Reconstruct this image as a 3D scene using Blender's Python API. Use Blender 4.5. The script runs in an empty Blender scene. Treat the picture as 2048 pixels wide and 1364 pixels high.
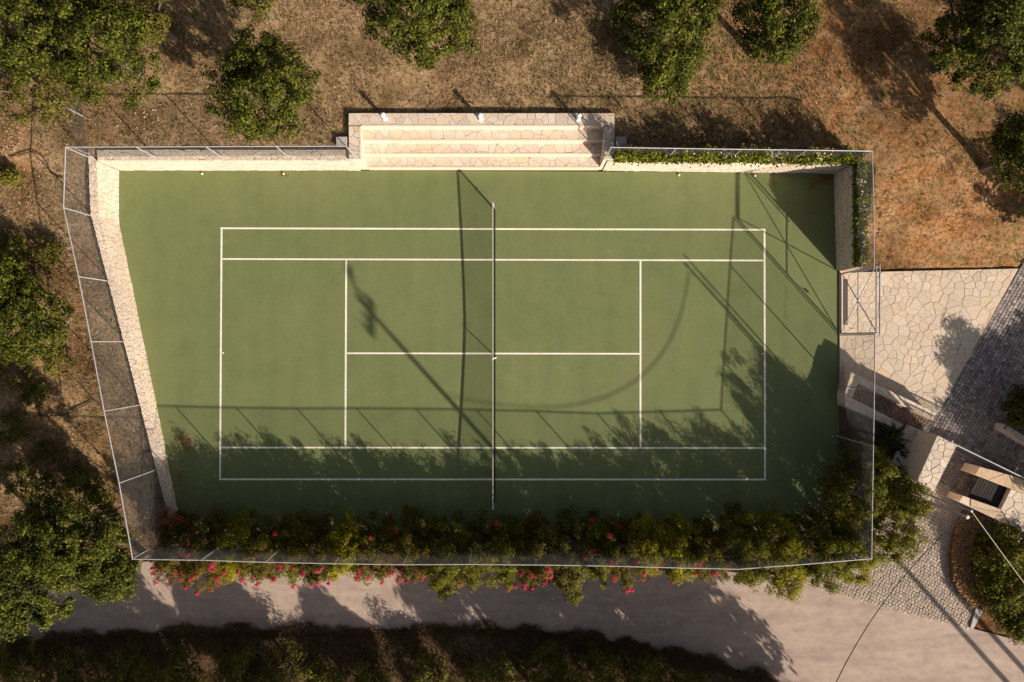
import bpy, math, random
import numpy as np
from mathutils import Vector, Matrix

# ------------------------------------------------------------------ camera, sky, sun, exposure
S = bpy.context.scene
COL = S.collection
CAM_H = 31.6            # drone height above the court (m)
PXM = 45.75             # photograph pixels per metre on the court surface
cam_d = bpy.data.cameras.new('camera'); cam_d.sensor_width = 36.0
cam_d.lens = 36.0 * CAM_H / (2048 / PXM); cam_d.clip_end = 3000; cam_d.clip_start = 0.1
cam = bpy.data.objects.new('camera', cam_d); COL.objects.link(cam)
cam.location = (0, 0, CAM_H); S.camera = cam
SUN = Vector((1.47, -1.64, 1.0)).normalized()      # direction towards the sun
W = bpy.data.worlds.new('World'); S.world = W; W.use_nodes = True
nt = W.node_tree; bg = nt.nodes['Background']
sky = nt.nodes.new('ShaderNodeTexSky'); sky.sky_type = 'NISHITA'; sky.sun_disc = False
sky.sun_elevation = math.asin(SUN.z); sky.sun_rotation = math.atan2(SUN.x, SUN.y)
sky.dust_density = 4.0; sky.ozone_density = 1.0; sky.altitude = 50
hs = nt.nodes.new('ShaderNodeHueSaturation'); hs.inputs['Saturation'].default_value = 0.55
nt.links.new(sky.outputs[0], hs.inputs['Color']); nt.links.new(hs.outputs[0], bg.inputs['Color'])
bg.inputs['Strength'].default_value = 0.050
sun_d = bpy.data.lights.new('sun', 'SUN'); sun_d.energy = 5.0; sun_d.angle = math.radians(0.55)
sun_d.color = (1.0, 0.87, 0.70)
sun = bpy.data.objects.new('sun', sun_d); COL.objects.link(sun)
sun.rotation_euler = SUN.to_track_quat('Z', 'Y').to_euler(); sun.location = SUN * 80
S.view_settings.view_transform = 'Standard'; S.view_settings.look = 'None'
S.cycles.max_bounces = 5; S.cycles.diffuse_bounces = 3; S.cycles.transmission_bounces = 3; S.cycles.glossy_bounces = 2
S.view_settings.exposure = 0.70; S.view_settings.gamma = 1.0

# ------------------------------------------------------------------ helpers
rng = np.random.default_rng(7)
random.seed(7)

def P(px, py, z=0.0):
    """world point at height z that the photograph shows at (px, py)"""
    k = (1 - z / CAM_H) / PXM
    return Vector(((px - 1024) * k, (682 - py) * k, z))

def P2(px, py, z=0.0):
    v = P(px, py, z); return (v.x, v.y)

def link(o):
    COL.objects.link(o); return o

def tag(o, label=None, cat=None, group=None, kind=None):
    if label: o['label'] = label
    if cat: o['category'] = cat
    if group: o['group'] = group
    if kind: o['kind'] = kind
    return o

def set_parent(o, par):
    if par is not None:
        o.parent = par          # meshes are modelled in world coordinates: cancel the thing's own offset
        o.matrix_parent_inverse = Matrix.Translation(-Vector(par.location)) if par.parent is None else Matrix.Identity(4)

def empty(name, loc, label=None, cat=None, group=None, kind=None):
    o = link(bpy.data.objects.new(name, None)); o.location = loc; o.empty_display_size = 0.2
    return tag(o, label, cat, group, kind)

def raw(name, verts, faces, mat, parent=None, smooth=False):
    me = bpy.data.meshes.new(name)
    me.from_pydata([tuple(v) for v in verts], [], faces)
    if smooth:
        me.polygons.foreach_set('use_smooth', [True] * len(me.polygons))
    if mat: me.materials.append(mat)
    o = link(bpy.data.objects.new(name, me)); set_parent(o, parent); return o

def raw_np(name, V, n, mat, parent=None):
    """V: (F, n, 3) array, every face its own island of n corners"""
    F = V.shape[0]
    me = bpy.data.meshes.new(name)
    me.vertices.add(F * n); me.vertices.foreach_set('co', V.reshape(-1).astype(np.float32))
    me.loops.add(F * n); me.loops.foreach_set('vertex_index', np.arange(F * n, dtype=np.int32))
    me.polygons.add(F)
    me.polygons.foreach_set('loop_start', np.arange(0, F * n, n, dtype=np.int32))
    me.polygons.foreach_set('loop_total', np.full(F, n, dtype=np.int32))
    me.update(calc_edges=True); me.validate()
    me.materials.append(mat)
    o = link(bpy.data.objects.new(name, me)); set_parent(o, parent); return o

class MB:
    def __init__(s): s.v = []; s.f = []
    def add(s, v, f):
        n = len(s.v); s.v += [tuple(p) for p in v]; s.f += [tuple(i + n for i in q) for q in f]; return s
    def tube(s, pts, r, n=8, cap=True):
        pts = [Vector(p) for p in pts]
        rs = r if isinstance(r, (list, tuple)) else [r] * len(pts)
        rings = []; up = None
        for i, p in enumerate(pts):
            d = (pts[min(i + 1, len(pts) - 1)] - pts[max(i - 1, 0)]).normalized()
            if up is None:
                up = Vector((0, 0, 1)) if abs(d.z) < 0.9 else Vector((1, 0, 0))
            a = d.cross(up).normalized(); b = a.cross(d).normalized(); up = b
            rings.append([p + (a * math.cos(2 * math.pi * k / n) + b * math.sin(2 * math.pi * k / n)) * rs[i] for k in range(n)])
        v = [q for R in rings for q in R]; f = []
        for i in range(len(pts) - 1):
            for k in range(n):
                f.append((i * n + k, i * n + (k + 1) % n, (i + 1) * n + (k + 1) % n, (i + 1) * n + k))
        if cap:
            f.append(tuple(range(n))[::-1]); f.append(tuple((len(pts) - 1) * n + k for k in range(n)))
        return s.add(v, f)
    def box(s, lo, hi):
        x0, y0, z0 = lo; x1, y1, z1 = hi
        return s.add([(x0, y0, z0), (x1, y0, z0), (x1, y1, z0), (x0, y1, z0), (x0, y0, z1), (x1, y0, z1), (x1, y1, z1), (x0, y1, z1)],
                     [(0, 3, 2, 1), (4, 5, 6, 7), (0, 1, 5, 4), (1, 2, 6, 5), (2, 3, 7, 6), (3, 0, 4, 7)])
    def prism(s, poly, z0, z1, bev=0.0):
        n = len(poly)
        if area(poly) < 0: poly = poly[::-1]
        v = [(x, y, z0) for x, y in poly]
        if bev > 0:
            cx = sum(p[0] for p in poly) / n; cy = sum(p[1] for p in poly) / n
            v += [(x, y, z1 - bev) for x, y in poly]
            for x, y in poly:
                d = math.hypot(x - cx, y - cy) or 1; k = max(0.5, 1 - 1.2 * bev / d)
                v.append((cx + (x - cx) * k, cy + (y - cy) * k, z1))
            L = 2
        else:
            v += [(x, y, z1) for x, y in poly]; L = 1
        f = []
        for l in range(L):
            for i in range(n):
                f.append((l * n + i, l * n + (i + 1) % n, (l + 1) * n + (i + 1) % n, (l + 1) * n + i))
        f.append(tuple(L * n + i for i in range(n)))
        return s.add(v, f)
    def build(s, name, mat, parent=None, smooth=False):
        return raw(name, s.v, s.f, mat, parent, smooth)

def area(p):
    return 0.5 * sum(p[i][0] * p[(i + 1) % len(p)][1] - p[(i + 1) % len(p)][0] * p[i][1] for i in range(len(p)))

def clip(poly, nx, ny, c):
    """keep the side nx*x+ny*y <= c"""
    out = []
    for i in range(len(poly)):
        a, b = poly[i], poly[(i + 1) % len(poly)]
        da = nx * a[0] + ny * a[1] - c; db = nx * b[0] + ny * b[1] - c
        if da <= 0: out.append(a)
        if (da < 0 < db) or (db < 0 < da):
            t = da / (da - db); out.append((a[0] + (b[0] - a[0]) * t, a[1] + (b[1] - a[1]) * t))
    return out

def crazy(poly, size, joint, drop=0.25, seed=1, sx=1.0):
    """irregular flagstones (shrunk Voronoi cells) that fill a convex polygon"""
    r = random.Random(seed)
    if area(poly) < 0: poly = poly[::-1]
    xs = [p[0] for p in poly]; ys = [p[1] for p in poly]
    seeds = []; y = min(ys) - size; row = 0
    while y < max(ys) + size:
        x = min(xs) - size * sx + (row % 2) * size * sx * 0.5
        while x < max(xs) + size * sx:
            if r.random() > drop:
                seeds.append((x + r.uniform(-.42, .42) * size * sx, y + r.uniform(-.42, .42) * size))
            x += size * sx
        y += size; row += 1
    R = 3.2 * size * max(1, sx); out = []
    for i, (x, y) in enumerate(seeds):
        c = [(x - R, y - R), (x + R, y - R), (x + R, y + R), (x - R, y + R)]
        for j, (u, v) in enumerate(seeds):
            if j == i: continue
            dx, dy = u - x, v - y; d = math.hypot(dx, dy)
            if d > 2 * R or d < 1e-6: continue
            nx, ny = dx / d, dy / d
            c = clip(c, nx, ny, nx * (x + u) / 2 + ny * (y + v) / 2 - joint / 2)
            if len(c) < 3: break
        for k in range(len(poly)):
            if len(c) < 3: break
            a, b = poly[k], poly[(k + 1) % len(poly)]
            ex, ey = b[0] - a[0], b[1] - a[1]; d = math.hypot(ex, ey)
            nx, ny = ey / d, -ex / d
            c = clip(c, nx, ny, nx * a[0] + ny * a[1] - joint / 2)
        if len(c) >= 3 and area(c) > 0.06 * size * size:
            q = []
            for p in c:
                if not q or math.hypot(p[0] - q[-1][0], p[1] - q[-1][1]) > 0.02 * size: q.append(p)
            if len(q) >= 3: out.append(q)
    return out

def inpoly(X, Y, poly):
    X = np.asarray(X); Y = np.asarray(Y); r = np.zeros(X.shape, bool); n = len(poly)
    for i in range(n):
        x0, y0 = poly[i]; x1, y1 = poly[(i + 1) % n]
        if y0 == y1: continue
        c = ((y0 > Y) != (y1 > Y)) & (X < (x1 - x0) * (Y - y0) / (y1 - y0) + x0)
        r ^= c
    return r

_lat = np.random.default_rng(3).random((256, 256))
def vnoise(X, Y, s=1.0, o=0):
    X = np.asarray(X) / s + 37.1 * o + 500; Y = np.asarray(Y) / s + 91.7 * o + 500
    i = np.floor(X).astype(int); j = np.floor(Y).astype(int); u = X - i; v = Y - j
    u = u * u * (3 - 2 * u); v = v * v * (3 - 2 * v)
    g = lambda a, b: _lat[a % 256, b % 256]
    return (g(i, j) * (1 - u) + g(i + 1, j) * u) * (1 - v) + (g(i, j + 1) * (1 - u) + g(i + 1, j + 1) * u) * v

def sstep(a, b, x):
    t = np.clip((x - a) / (b - a), 0, 1); return t * t * (3 - 2 * t)

# ------------------------------------------------------------------ materials
def ramp(nd, cols, mode='LINEAR'):
    r = nd.new('ShaderNodeValToRGB'); r.color_ramp.interpolation = mode
    e = r.color_ramp.elements
    while len(e) < len(cols): e.new(0.5)
    for i, c in enumerate(cols):
        e[i].position = i / max(1, len(cols) - 1) if mode == 'LINEAR' else i / len(cols)
        e[i].color = (*c, 1)
    return r

def M(name, cols, rnd=None, nscale=6.0, nvar=0.25, bump=0.0, bscale=40.0, rough=0.85, big=0.0, bigscale=0.6, transl=None, spec=0.3, metal=0.0):
    m = bpy.data.materials.new(name); m.use_nodes = True
    nd = m.node_tree.nodes; lk = m.node_tree.links.new
    b = nd['Principled BSDF']; b.inputs['Roughness'].default_value = rough
    b.inputs['Specular IOR Level'].default_value = spec; b.inputs['Metallic'].default_value = metal
    geo = nd.new('ShaderNodeNewGeometry')
    def noise(scale, det=4):
        n = nd.new('ShaderNodeTexNoise'); n.inputs['Scale'].default_value = scale; n.inputs['Detail'].default_value = det
        lk(geo.outputs['Position'], n.inputs['Vector']); return n
    n1 = noise(nscale)
    r = ramp(nd, cols)
    if rnd == 'obj':
        oi = nd.new('ShaderNodeObjectInfo'); lk(oi.outputs['Random'], r.inputs[0])
    elif rnd == 'island':
        lk(geo.outputs['Random Per Island'], r.inputs[0])
    else:
        mr = nd.new('ShaderNodeMapRange'); mr.inputs[1].default_value = 0.3; mr.inputs[2].default_value = 0.7
        lk(n1.outputs['Fac'], mr.inputs[0]); lk(mr.outputs[0], r.inputs[0])
    col = r.outputs[0]
    def mul(col, fac_out, lo, hi):
        mr = nd.new('ShaderNodeMapRange'); mr.inputs[1].default_value = 0.28; mr.inputs[2].default_value = 0.72
        mr.inputs[3].default_value = lo; mr.inputs[4].default_value = hi
        lk(fac_out, mr.inputs[0])
        mx = nd.new('ShaderNodeMix'); mx.data_type = 'RGBA'; mx.blend_type = 'MULTIPLY'; mx.inputs[0].default_value = 1
        lk(col, mx.inputs[6]); lk(mr.outputs[0], mx.inputs[7]); return mx.outputs[2]
    if nvar: col = mul(col, noise(nscale * 3.1, 6).outputs['Fac'], 1 - nvar, 1 + nvar)
    if big: col = mul(col, noise(bigscale, 3).outputs['Fac'], 1 - big, 1 + big)
    lk(col, b.inputs['Base Color'])
    if bump:
        bn = nd.new('ShaderNodeBump'); bn.inputs['Strength'].default_value = bump; bn.inputs['Distance'].default_value = 0.02
        lk(noise(bscale, 6).outputs['Fac'], bn.inputs['Height']); lk(bn.outputs[0], b.inputs['Normal'])
    if transl:
        out = nd['Material Output']; t = nd.new('ShaderNodeBsdfTranslucent'); ad = nd.new('ShaderNodeMixShader')
        ad.inputs[0].default_value = transl; lk(col, t.inputs['Color'])
        lk(b.outputs[0], ad.inputs[1]); lk(t.outputs[0], ad.inputs[2]); lk(ad.outputs[0], out.inputs['Surface'])
    return m

STONE = [(.60, .505, .43), (.56, .47, .40), (.64, .545, .465), (.52, .44, .38), (.61, .50, .41), (.59, .46, .345), (.65, .56, .485)]
PAT = [(.55, .445, .355), (.58, .475, .385), (.51, .42, .34), (.60, .48, .365), (.53, .45, .385), (.58, .455, .335), (.61, .515, .425), (.49, .41, .345)]
m_stone = M('cream_stone', STONE, 'obj', 5, .18, .5, 30, .85, .06)
m_stone_i = M('cream_stone_facing', STONE, 'island', 5, .18, .5, 30, .88, .1)
m_riser = M('pale_riser_stone', [(.66, .54, .43), (.62, .49, .39), (.70, .57, .46)], None, 4, .08, .3, 30, .85)
m_core = M('wall_mortar', [(.40, .31, .24), (.30, .23, .18)], None, 5, .2, .6, 40, .95)
m_brown = M('brown_earth', [(.17, .10, .05), (.11, .065, .035)], None, 9, .2, .5, 60, .95)
m_brownsett = M('brown_sett', [(.24, .16, .125), (.30, .205, .16), (.17, .115, .09)], 'island', 8, .2, .4, 60, .9)
m_bed = M('sett_bedding', [(.16, .12, .10), (.11, .085, .07)], None, 9, .2, .5, 60, .95)
m_tan = M('tan_cap_stone', [(.46, .34, .25), (.52, .39, .29), (.50, .33, .20)], 'obj', 3, .2, .4, 30, .85, .12, 1.2)
m_patio = M('flagstone', PAT, 'obj', 5, .16, .35, 25, .8, .05)
m_joint = M('joint_mortar', [(.42, .33, .26), (.34, .265, .205)], None, 9, .2, .5, 60, .95)
def court_material():
    m = bpy.data.materials.new('court_paint'); m.use_nodes = True
    nd = m.node_tree.nodes; lk = m.node_tree.links.new; b = nd['Principled BSDF']; b.inputs['Roughness'].default_value = .82; b.inputs['Specular IOR Level'].default_value = .25
    geo = nd.new('ShaderNodeNewGeometry')
    def noise(scale, det=5, st=(1, 1, 1), rg=.6, off=0):
        mp = nd.new('ShaderNodeMapping'); mp.inputs['Scale'].default_value = st; mp.inputs['Location'].default_value = (off, off, 0); lk(geo.outputs['Position'], mp.inputs[0])
        n = nd.new('ShaderNodeTexNoise'); n.inputs['Scale'].default_value = scale; n.inputs['Detail'].default_value = det; n.inputs['Roughness'].default_value = rg
        lk(mp.outputs[0], n.inputs['Vector']); return n.outputs['Fac']
    def rmp(f, cols, lo=.3, hi=.7):
        mr = nd.new('ShaderNodeMapRange'); mr.inputs[1].default_value = lo; mr.inputs[2].default_value = hi; lk(f, mr.inputs[0])
        r = ramp(nd, cols); lk(mr.outputs[0], r.inputs[0]); return r.outputs[0]
    def mix(a, c, t='MULTIPLY', f=None):
        x = nd.new('ShaderNodeMix'); x.data_type = 'RGBA'; x.blend_type = t
        if f is None: x.inputs[0].default_value = 1
        else: lk(f, x.inputs[0])
        lk(a, x.inputs[6]); lk(c, x.inputs[7]); return x.outputs[2]
    c = rmp(noise(.25, 4), [(.132, .164, .065), (.143, .169, .069), (.156, .174, .075)])
    c = mix(c, rmp(noise(1.5, 5, (1, .12, 1)), [(.93, .93, .93), (1, 1, 1), (1.06, 1.06, 1.06)]))           # squeegee streaks
    c = mix(c, rmp(noise(1.1, 6, (1, 1, 1), .7), [(.90, .91, .90), (1, 1, 1), (1.05, 1.05, 1.05)]))
    c = mix(c, rmp(noise(9, 6, (1, 1, 1), .75), [(.90, .90, .89), (1, 1, 1), (1.05, 1.05, 1.06)]))
    c = mix(c, rmp(noise(70, 2), [(.92, .92, .92), (1, 1, 1), (1.07, 1.07, 1.07)]))
    # pale dusty stains and dark scuffs
    dust = rmp(noise(.9, 6, (1, 1, 1), .7, 13), [(0, 0, 0), (0, 0, 0), (.42, .42, .42)], .42, .75)
    dc = nd.new('ShaderNodeRGB'); dc.outputs[0].default_value = (.24, .20, .115, 1)
    c = mix(c, dc.outputs[0], 'MIX', dust)
    c = mix(c, rmp(noise(14, 3, (1, 1, 1), .5, 41), [(.72, .72, .72), (1, 1, 1), (1, 1, 1)], .22, .34))
    lk(c, b.inputs['Base Color'])
    bn = nd.new('ShaderNodeBump'); bn.inputs['Strength'].default_value = .15; bn.inputs['Distance'].default_value = .01; lk(noise(220, 3), bn.inputs['Height']); lk(bn.outputs[0], b.inputs['Normal'])
    return m
m_court = court_material()
m_line = M('white_line_paint', [(.70, .66, .58), (.82, .78, .70)], None, 5, .12, .1, 80, .75, .08, .7)
def road_material():
    m = bpy.data.materials.new('worn_concrete_road'); m.use_nodes = True
    nd = m.node_tree.nodes; lk = m.node_tree.links.new; b = nd['Principled BSDF']; b.inputs['Roughness'].default_value = .92; b.inputs['Specular IOR Level'].default_value = .2
    geo = nd.new('ShaderNodeNewGeometry')
    def noise(scale, det=5, st=(1, 1, 1), rg=.6):
        mp = nd.new('ShaderNodeMapping'); mp.inputs['Scale'].default_value = st; lk(geo.outputs['Position'], mp.inputs[0])
        n = nd.new('ShaderNodeTexNoise'); n.inputs['Scale'].default_value = scale; n.inputs['Detail'].default_value = det; n.inputs['Roughness'].default_value = rg
        lk(mp.outputs[0], n.inputs['Vector']); return n.outputs['Fac']
    def rmp(f, cols, lo=.3, hi=.7):
        mr = nd.new('ShaderNodeMapRange'); mr.inputs[1].default_value = lo; mr.inputs[2].default_value = hi; lk(f, mr.inputs[0])
        r = ramp(nd, cols); lk(mr.outputs[0], r.inputs[0]); return r.outputs[0]
    def mulc(a, c):
        x = nd.new('ShaderNodeMix'); x.data_type = 'RGBA'; x.blend_type = 'MULTIPLY'; x.inputs[0].default_value = 1; lk(a, x.inputs[6]); lk(c, x.inputs[7]); return x.outputs[2]
    c = rmp(noise(.6, 6), [(.34, .262, .226), (.40, .312, .268), (.43, .335, .285)])
    c = mulc(c, rmp(noise(1.6, 5, (.12, 1, 1)), [(.80, .79, .80), (1, 1, 1), (1.08, 1.07, 1.06)]))      # wheel tracks along the lane
    c = mulc(c, rmp(noise(3.2, 7, (.8, 1, 1), .7), [(.84, .83, .82), (1, 1, 1), (1.08, 1.08, 1.08)]))
    c = mulc(c, rmp(noise(5, 6, (.4, 1, 1)), [(.88, .88, .88), (1, 1, 1), (1.06, 1.06, 1.06)]))
    c = mulc(c, rmp(noise(60, 3), [(.74, .73, .72), (1, 1, 1), (1.18, 1.18, 1.18)]))
    c = mulc(c, rmp(noise(2.2, 8, (1, 1, 1), .75), [(.45, .38, .34), (1, 1, 1), (1, 1, 1)], .24, .42))    # dark dirt spots
    lk(c, b.inputs['Base Color'])
    bn = nd.new('ShaderNodeBump'); bn.inputs['Strength'].default_value = .4; bn.inputs['Distance'].default_value = .02; lk(noise(90, 5), bn.inputs['Height']); lk(bn.outputs[0], b.inputs['Normal'])
    return m
m_road = road_material()
m_metal = M('galvanised_steel', [(.34, .33, .35), (.42, .41, .43)], None, 3, .15, 0, 1, .55, metal=0.15)
m_wire = M('galvanised_wire', [(.10, .097, .10), (.13, .127, .13)], None, 3, .05, 0, 1, .6)
m_gate = M('grey_painted_steel', [(.27, .25, .27), (.32, .30, .32)], None, 3, .1, 0, 1, .5)
m_dark = M('dark_steel', [(.05, .05, .055), (.07, .07, .075)], None, 3, .1, 0, 1, .5)
m_black = M('black_cord', [(.012, .012, .012), (.02, .02, .02)], None, 3, .1, 0, 1, .7)
m_white = M('white_lamp_enamel', [(.74, .74, .76), (.80, .80, .82)], None, 3, .05, 0, 1, .35)
m_tape = M('white_net_tape', [(.70, .66, .62), (.75, .71, .66)], None, 3, .05, 0, 1, .8)
m_bark = M('bark', [(.10, .075, .055), (.16, .125, .09)], None, 9, .3, .8, 30, .95)
m_cobble = M('shade_toned_sett', [(.25, .215, .21), (.31, .265, .26), (.17, .145, .145), (.36, .315, .305), (.28, .235, .225), (.46, .41, .39)], 'island', 8, .2, .5, 60, .85)  # upper drive setts, with the shade over them put into a darker colour
m_apron = M('sunlit_tone_sett', [(.37, .305, .265), (.42, .35, .30), (.32, .265, .23), (.45, .375, .32), (.39, .315, .26), (.49, .42, .365)], 'island', 8, .2, .5, 60, .88, .12, .5)  # apron copy of the setts, sunlight put into a lighter, warmer colour
m_apron_bed = M('sandy_bedding', [(.27, .19, .14), (.21, .15, .115)], None, 9, .2, .5, 60, .95)
m_wood = M('dark_wood', [(.014, .011, .010), (.022, .017, .015)], 'obj', 12, .2, .3, 60, .8)
m_pole = M('weathered_pole', [(.34, .32, .32), (.42, .40, .39)], None, 5, .15, .2, 40, .8)
m_rubber = M('rubber_mat', [(.085, .065, .06), (.11, .085, .075)], None, 30, .2, .3, 120, .9)
m_rubble = M('brown_rubble', [(.29, .165, .075), (.22, .125, .055), (.37, .22, .11), (.17, .10, .05)], 'island', 8, .25, .5, 40, .95)
m_hose = M('black_hose', [(.02, .017, .015), (.03, .026, .022)], None, 5, .1, 0, 1, .6)
m_ball = M('tennis_ball_felt', [(.78, .78, .42), (.84, .82, .55)], None, 40, .1, .2, 200, .95)
def LEAF(name, cols, transl=.16): return M(name, cols, 'island', 2.0, 0, 0, 1, .7, .42, 1.3, transl, .08)
m_leaf_oak = LEAF('oak_leaf', [(.016, .020, .003), (.034, .042, .005), (.066, .076, .009), (.155, .158, .024)])
m_leaf_olive = LEAF('loose_leaf', [(.045, .043, .008), (.072, .068, .011), (.11, .10, .018), (.15, .13, .03)])
m_leaf_ole = LEAF('oleander_leaf', [(.036, .040, .004), (.066, .070, .006), (.115, .112, .009), (.22, .19, .016)])
m_leaf_yel = LEAF('yellowish_oleander_leaf', [(.09, .09, .005), (.16, .15, .008), (.26, .225, .011), (.12, .11, .007)])
m_leaf_red = LEAF('rust_tinged_oleander_leaf', [(.038, .038, .005), (.07, .068, .007), (.12, .072, .014), (.13, .115, .010)])
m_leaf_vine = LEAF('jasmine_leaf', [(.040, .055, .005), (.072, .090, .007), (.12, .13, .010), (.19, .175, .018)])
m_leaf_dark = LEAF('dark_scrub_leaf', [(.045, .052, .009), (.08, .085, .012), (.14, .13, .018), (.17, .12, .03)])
m_leaf_vine_b = LEAF('sunlit_tone_jasmine_leaf', [(.065, .085, .006), (.11, .13, .008), (.18, .18, .012), (.25, .22, .02)])  # brighter copy of the jasmine leaf, sunlit look put into its colour
m_strap = LEAF('strap_leaf', [(.022, .030, .010), (.035, .042, .014), (.05, .055, .02)], .1)
m_flower_red = LEAF('red_pink_petal', [(.30, .014, .03), (.40, .022, .06), (.50, .05, .11), (.26, .018, .02)], .2)
m_flower_white = LEAF('white_petal', [(.50, .45, .30), (.66, .58, .42), (.40, .36, .18)], .2)
m_dry = LEAF('dry_leaf_litter', [(.30, .13, .05), (.22, .09, .04), (.38, .19, .07), (.16, .08, .04)], .15)
m_straw = LEAF('dry_grass', [(.25, .165, .085), (.41, .285, .17), (.13, .085, .038), (.49, .355, .225), (.13, .11, .04), (.32, .215, .115)], .2)
m_green = LEAF('green_grass', [(.075, .088, .012), (.115, .12, .018), (.16, .15, .03)], .25)
m_pebble = M('pale_pebble', [(.36, .26, .17), (.50, .39, .28), (.28, .18, .11), (.42, .29, .18)], 'island', 8, .15, .3, 60, .9)

# ground: dry grass and soil, redder to the east, stonier to the west (zone stored per vertex)
def ground_material():
    m = bpy.data.materials.new('dry_ground'); m.use_nodes = True
    nd = m.node_tree.nodes; lk = m.node_tree.links.new; b = nd['Principled BSDF']
    b.inputs['Roughness'].default_value = .95; b.inputs['Specular IOR Level'].default_value = .1
    geo = nd.new('ShaderNodeNewGeometry'); at = nd.new('ShaderNodeAttribute'); at.attribute_name = 'zone'
    sp = nd.new('ShaderNodeSeparateColor'); lk(at.outputs['Color'], sp.inputs[0])
    def noise(s, d=5, rgh=.6):
        n = nd.new('ShaderNodeTexNoise'); n.inputs['Scale'].default_value = s; n.inputs['Detail'].default_value = d
        n.inputs['Roughness'].default_value = rgh
        lk(geo.outputs['Position'], n.inputs['Vector']); return n.outputs['Fac']
    def rmp(f, cols, lo=.3, hi=.7):
        mr = nd.new('ShaderNodeMapRange'); mr.inputs[1].default_value = lo; mr.inputs[2].default_value = hi
        lk(f, mr.inputs[0]); r = ramp(nd, cols); lk(mr.outputs[0], r.inputs[0]); return r.outputs[0]
    def mix(f, a, c, t='MIX'):
        x = nd.new('ShaderNodeMix'); x.data_type = 'RGBA'; x.blend_type = t
        if isinstance(f, float): x.inputs[0].default_value = f
        else: lk(f, x.inputs[0])
        lk(a, x.inputs[6]); lk(c, x.inputs[7]); return x.outputs[2]
    def thr(f, lo, hi):
        mr = nd.new('ShaderNodeMapRange'); mr.inputs[1].default_value = lo; mr.inputs[2].default_value = hi; lk(f, mr.inputs[0]); return mr.outputs[0]
    straw = rmp(noise(14, 6), [(.095, .058, .028), (.28, .178, .098), (.45, .305, .188), (.29, .19, .10)])
    patch = rmp(noise(1.6, 6, .7), [(.13, .085, .038), (.30, .195, .108), (.46, .315, .195)])
    c = mix(.5, straw, patch)
    soil = rmp(noise(5, 7, .7), [(.13, .048, .018), (.29, .125, .050), (.45, .235, .105)])
    f = nd.new('ShaderNodeMath'); f.operation = 'MULTIPLY'; lk(sp.outputs[0], f.inputs[0]); lk(thr(noise(1.1, 5), .25, .62), f.inputs[1])
    c = mix(f.outputs[0], c, soil)
    green = rmp(noise(9, 5), [(.06, .06, .02), (.11, .10, .032), (.19, .15, .06)])
    f2 = nd.new('ShaderNodeMath'); f2.operation = 'MULTIPLY'; lk(sp.outputs[1], f2.inputs[0]); lk(thr(noise(2.6, 5), .4, .62), f2.inputs[1])
    c = mix(f2.outputs[0], c, green)
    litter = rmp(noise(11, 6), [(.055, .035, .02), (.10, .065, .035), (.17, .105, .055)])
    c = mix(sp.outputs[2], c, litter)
    sp2 = rmp(noise(34, 4, .75), [(.52, .50, .48), (1, 1, 1), (1.35, 1.35, 1.35)], .32, .68)
    c = mix(1.0, c, sp2, 'MULTIPLY')
    c = mix(1.0, c, rmp(noise(7, 4, .65), [(.45, .42, .38), (1, 1, 1), (1.18, 1.18, 1.18)], .34, .66), 'MULTIPLY')
    c = mix(1.0, c, rmp(noise(.45, 3, .5), [(.60, .57, .52), (1, 1, 1), (1.15, 1.15, 1.15)], .36, .64), 'MULTIPLY')
    lk(c, b.inputs['Base Color'])
    bn = nd.new('ShaderNodeBump'); bn.inputs['Strength'].default_value = .9; bn.inputs['Distance'].default_value = .05
    lk(noise(22, 7, .7), bn.inputs['Height']); lk(bn.outputs[0], b.inputs['Normal'])
    return m
m_ground = ground_material()

# ------------------------------------------------------------------ terrain
def g(x, y):
    x = np.asarray(x, float); y = np.asarray(y, float)
    north = sstep(7.0, 8.2, y)
    west = np.clip(.65 + .1 * y, -.04, 1.48)
    east = -.04 + 1.52 * sstep(2.95, 7.6, y)
    t = sstep(-14, 14, x)
    h = west * (1 - t) + east * t
    h = h * (1 - north) + (1.60 + .010 * (y - 8)) * north
    return h
def gz(x, y): return float(g(x, y))

ROAD = [P2(*p) for p in [(-900, 1120), (-300, 1150), (100, 1140), (330, 1120), (700, 1135), (1100, 1140), (1400, 1140), (1560, 1150), (1660, 1182),
        (1800, 1222), (1940, 1256), (2048, 1284), (2300, 1330), (2900, 1420), (2900, 1760), (2300, 1640), (1900, 1480), (1700, 1410), (1550, 1362), (1470, 1338), (1330, 1304),
        (1180, 1274), (1050, 1261), (900, 1256), (720, 1266), (520, 1262), (300, 1266), (0, 1288), (-300, 1320), (-900, 1380)]]
PATIO = [P2(*p) for p in [(1685, 545), (2036, 537), (1873, 830), (1703, 750), (1685, 742)]]
DRIVE_UP = [P2(*p) for p in [(2036, 537), (2120, 400), (2420, 560), (2250, 880), (2060, 1100), (1925, 1050), (1870, 985), (1800, 960), (1690, 800), (1700, 740), (1870, 830)]]
DRIVE_LO = [P2(*p) for p in [(1870, 960), (1960, 1000), (1935, 1060), (1912, 1130), (1925, 1195), (1962, 1226), (1941, 1257), (1800, 1223), (1660, 1183), (1600, 1165), (1700, 1090)]]
PIT = [(-17.36, 7.7), (-6.5, 7.7), (-6.5, 9.2), (4.0, 9.2), (4.0, 7.7), (14.3, 7.7), (14.35, 2.9), (14.2, 2.85), (14.2, -8.2), (-14.7, -8.2), (-17.36, 5.2)]

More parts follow.
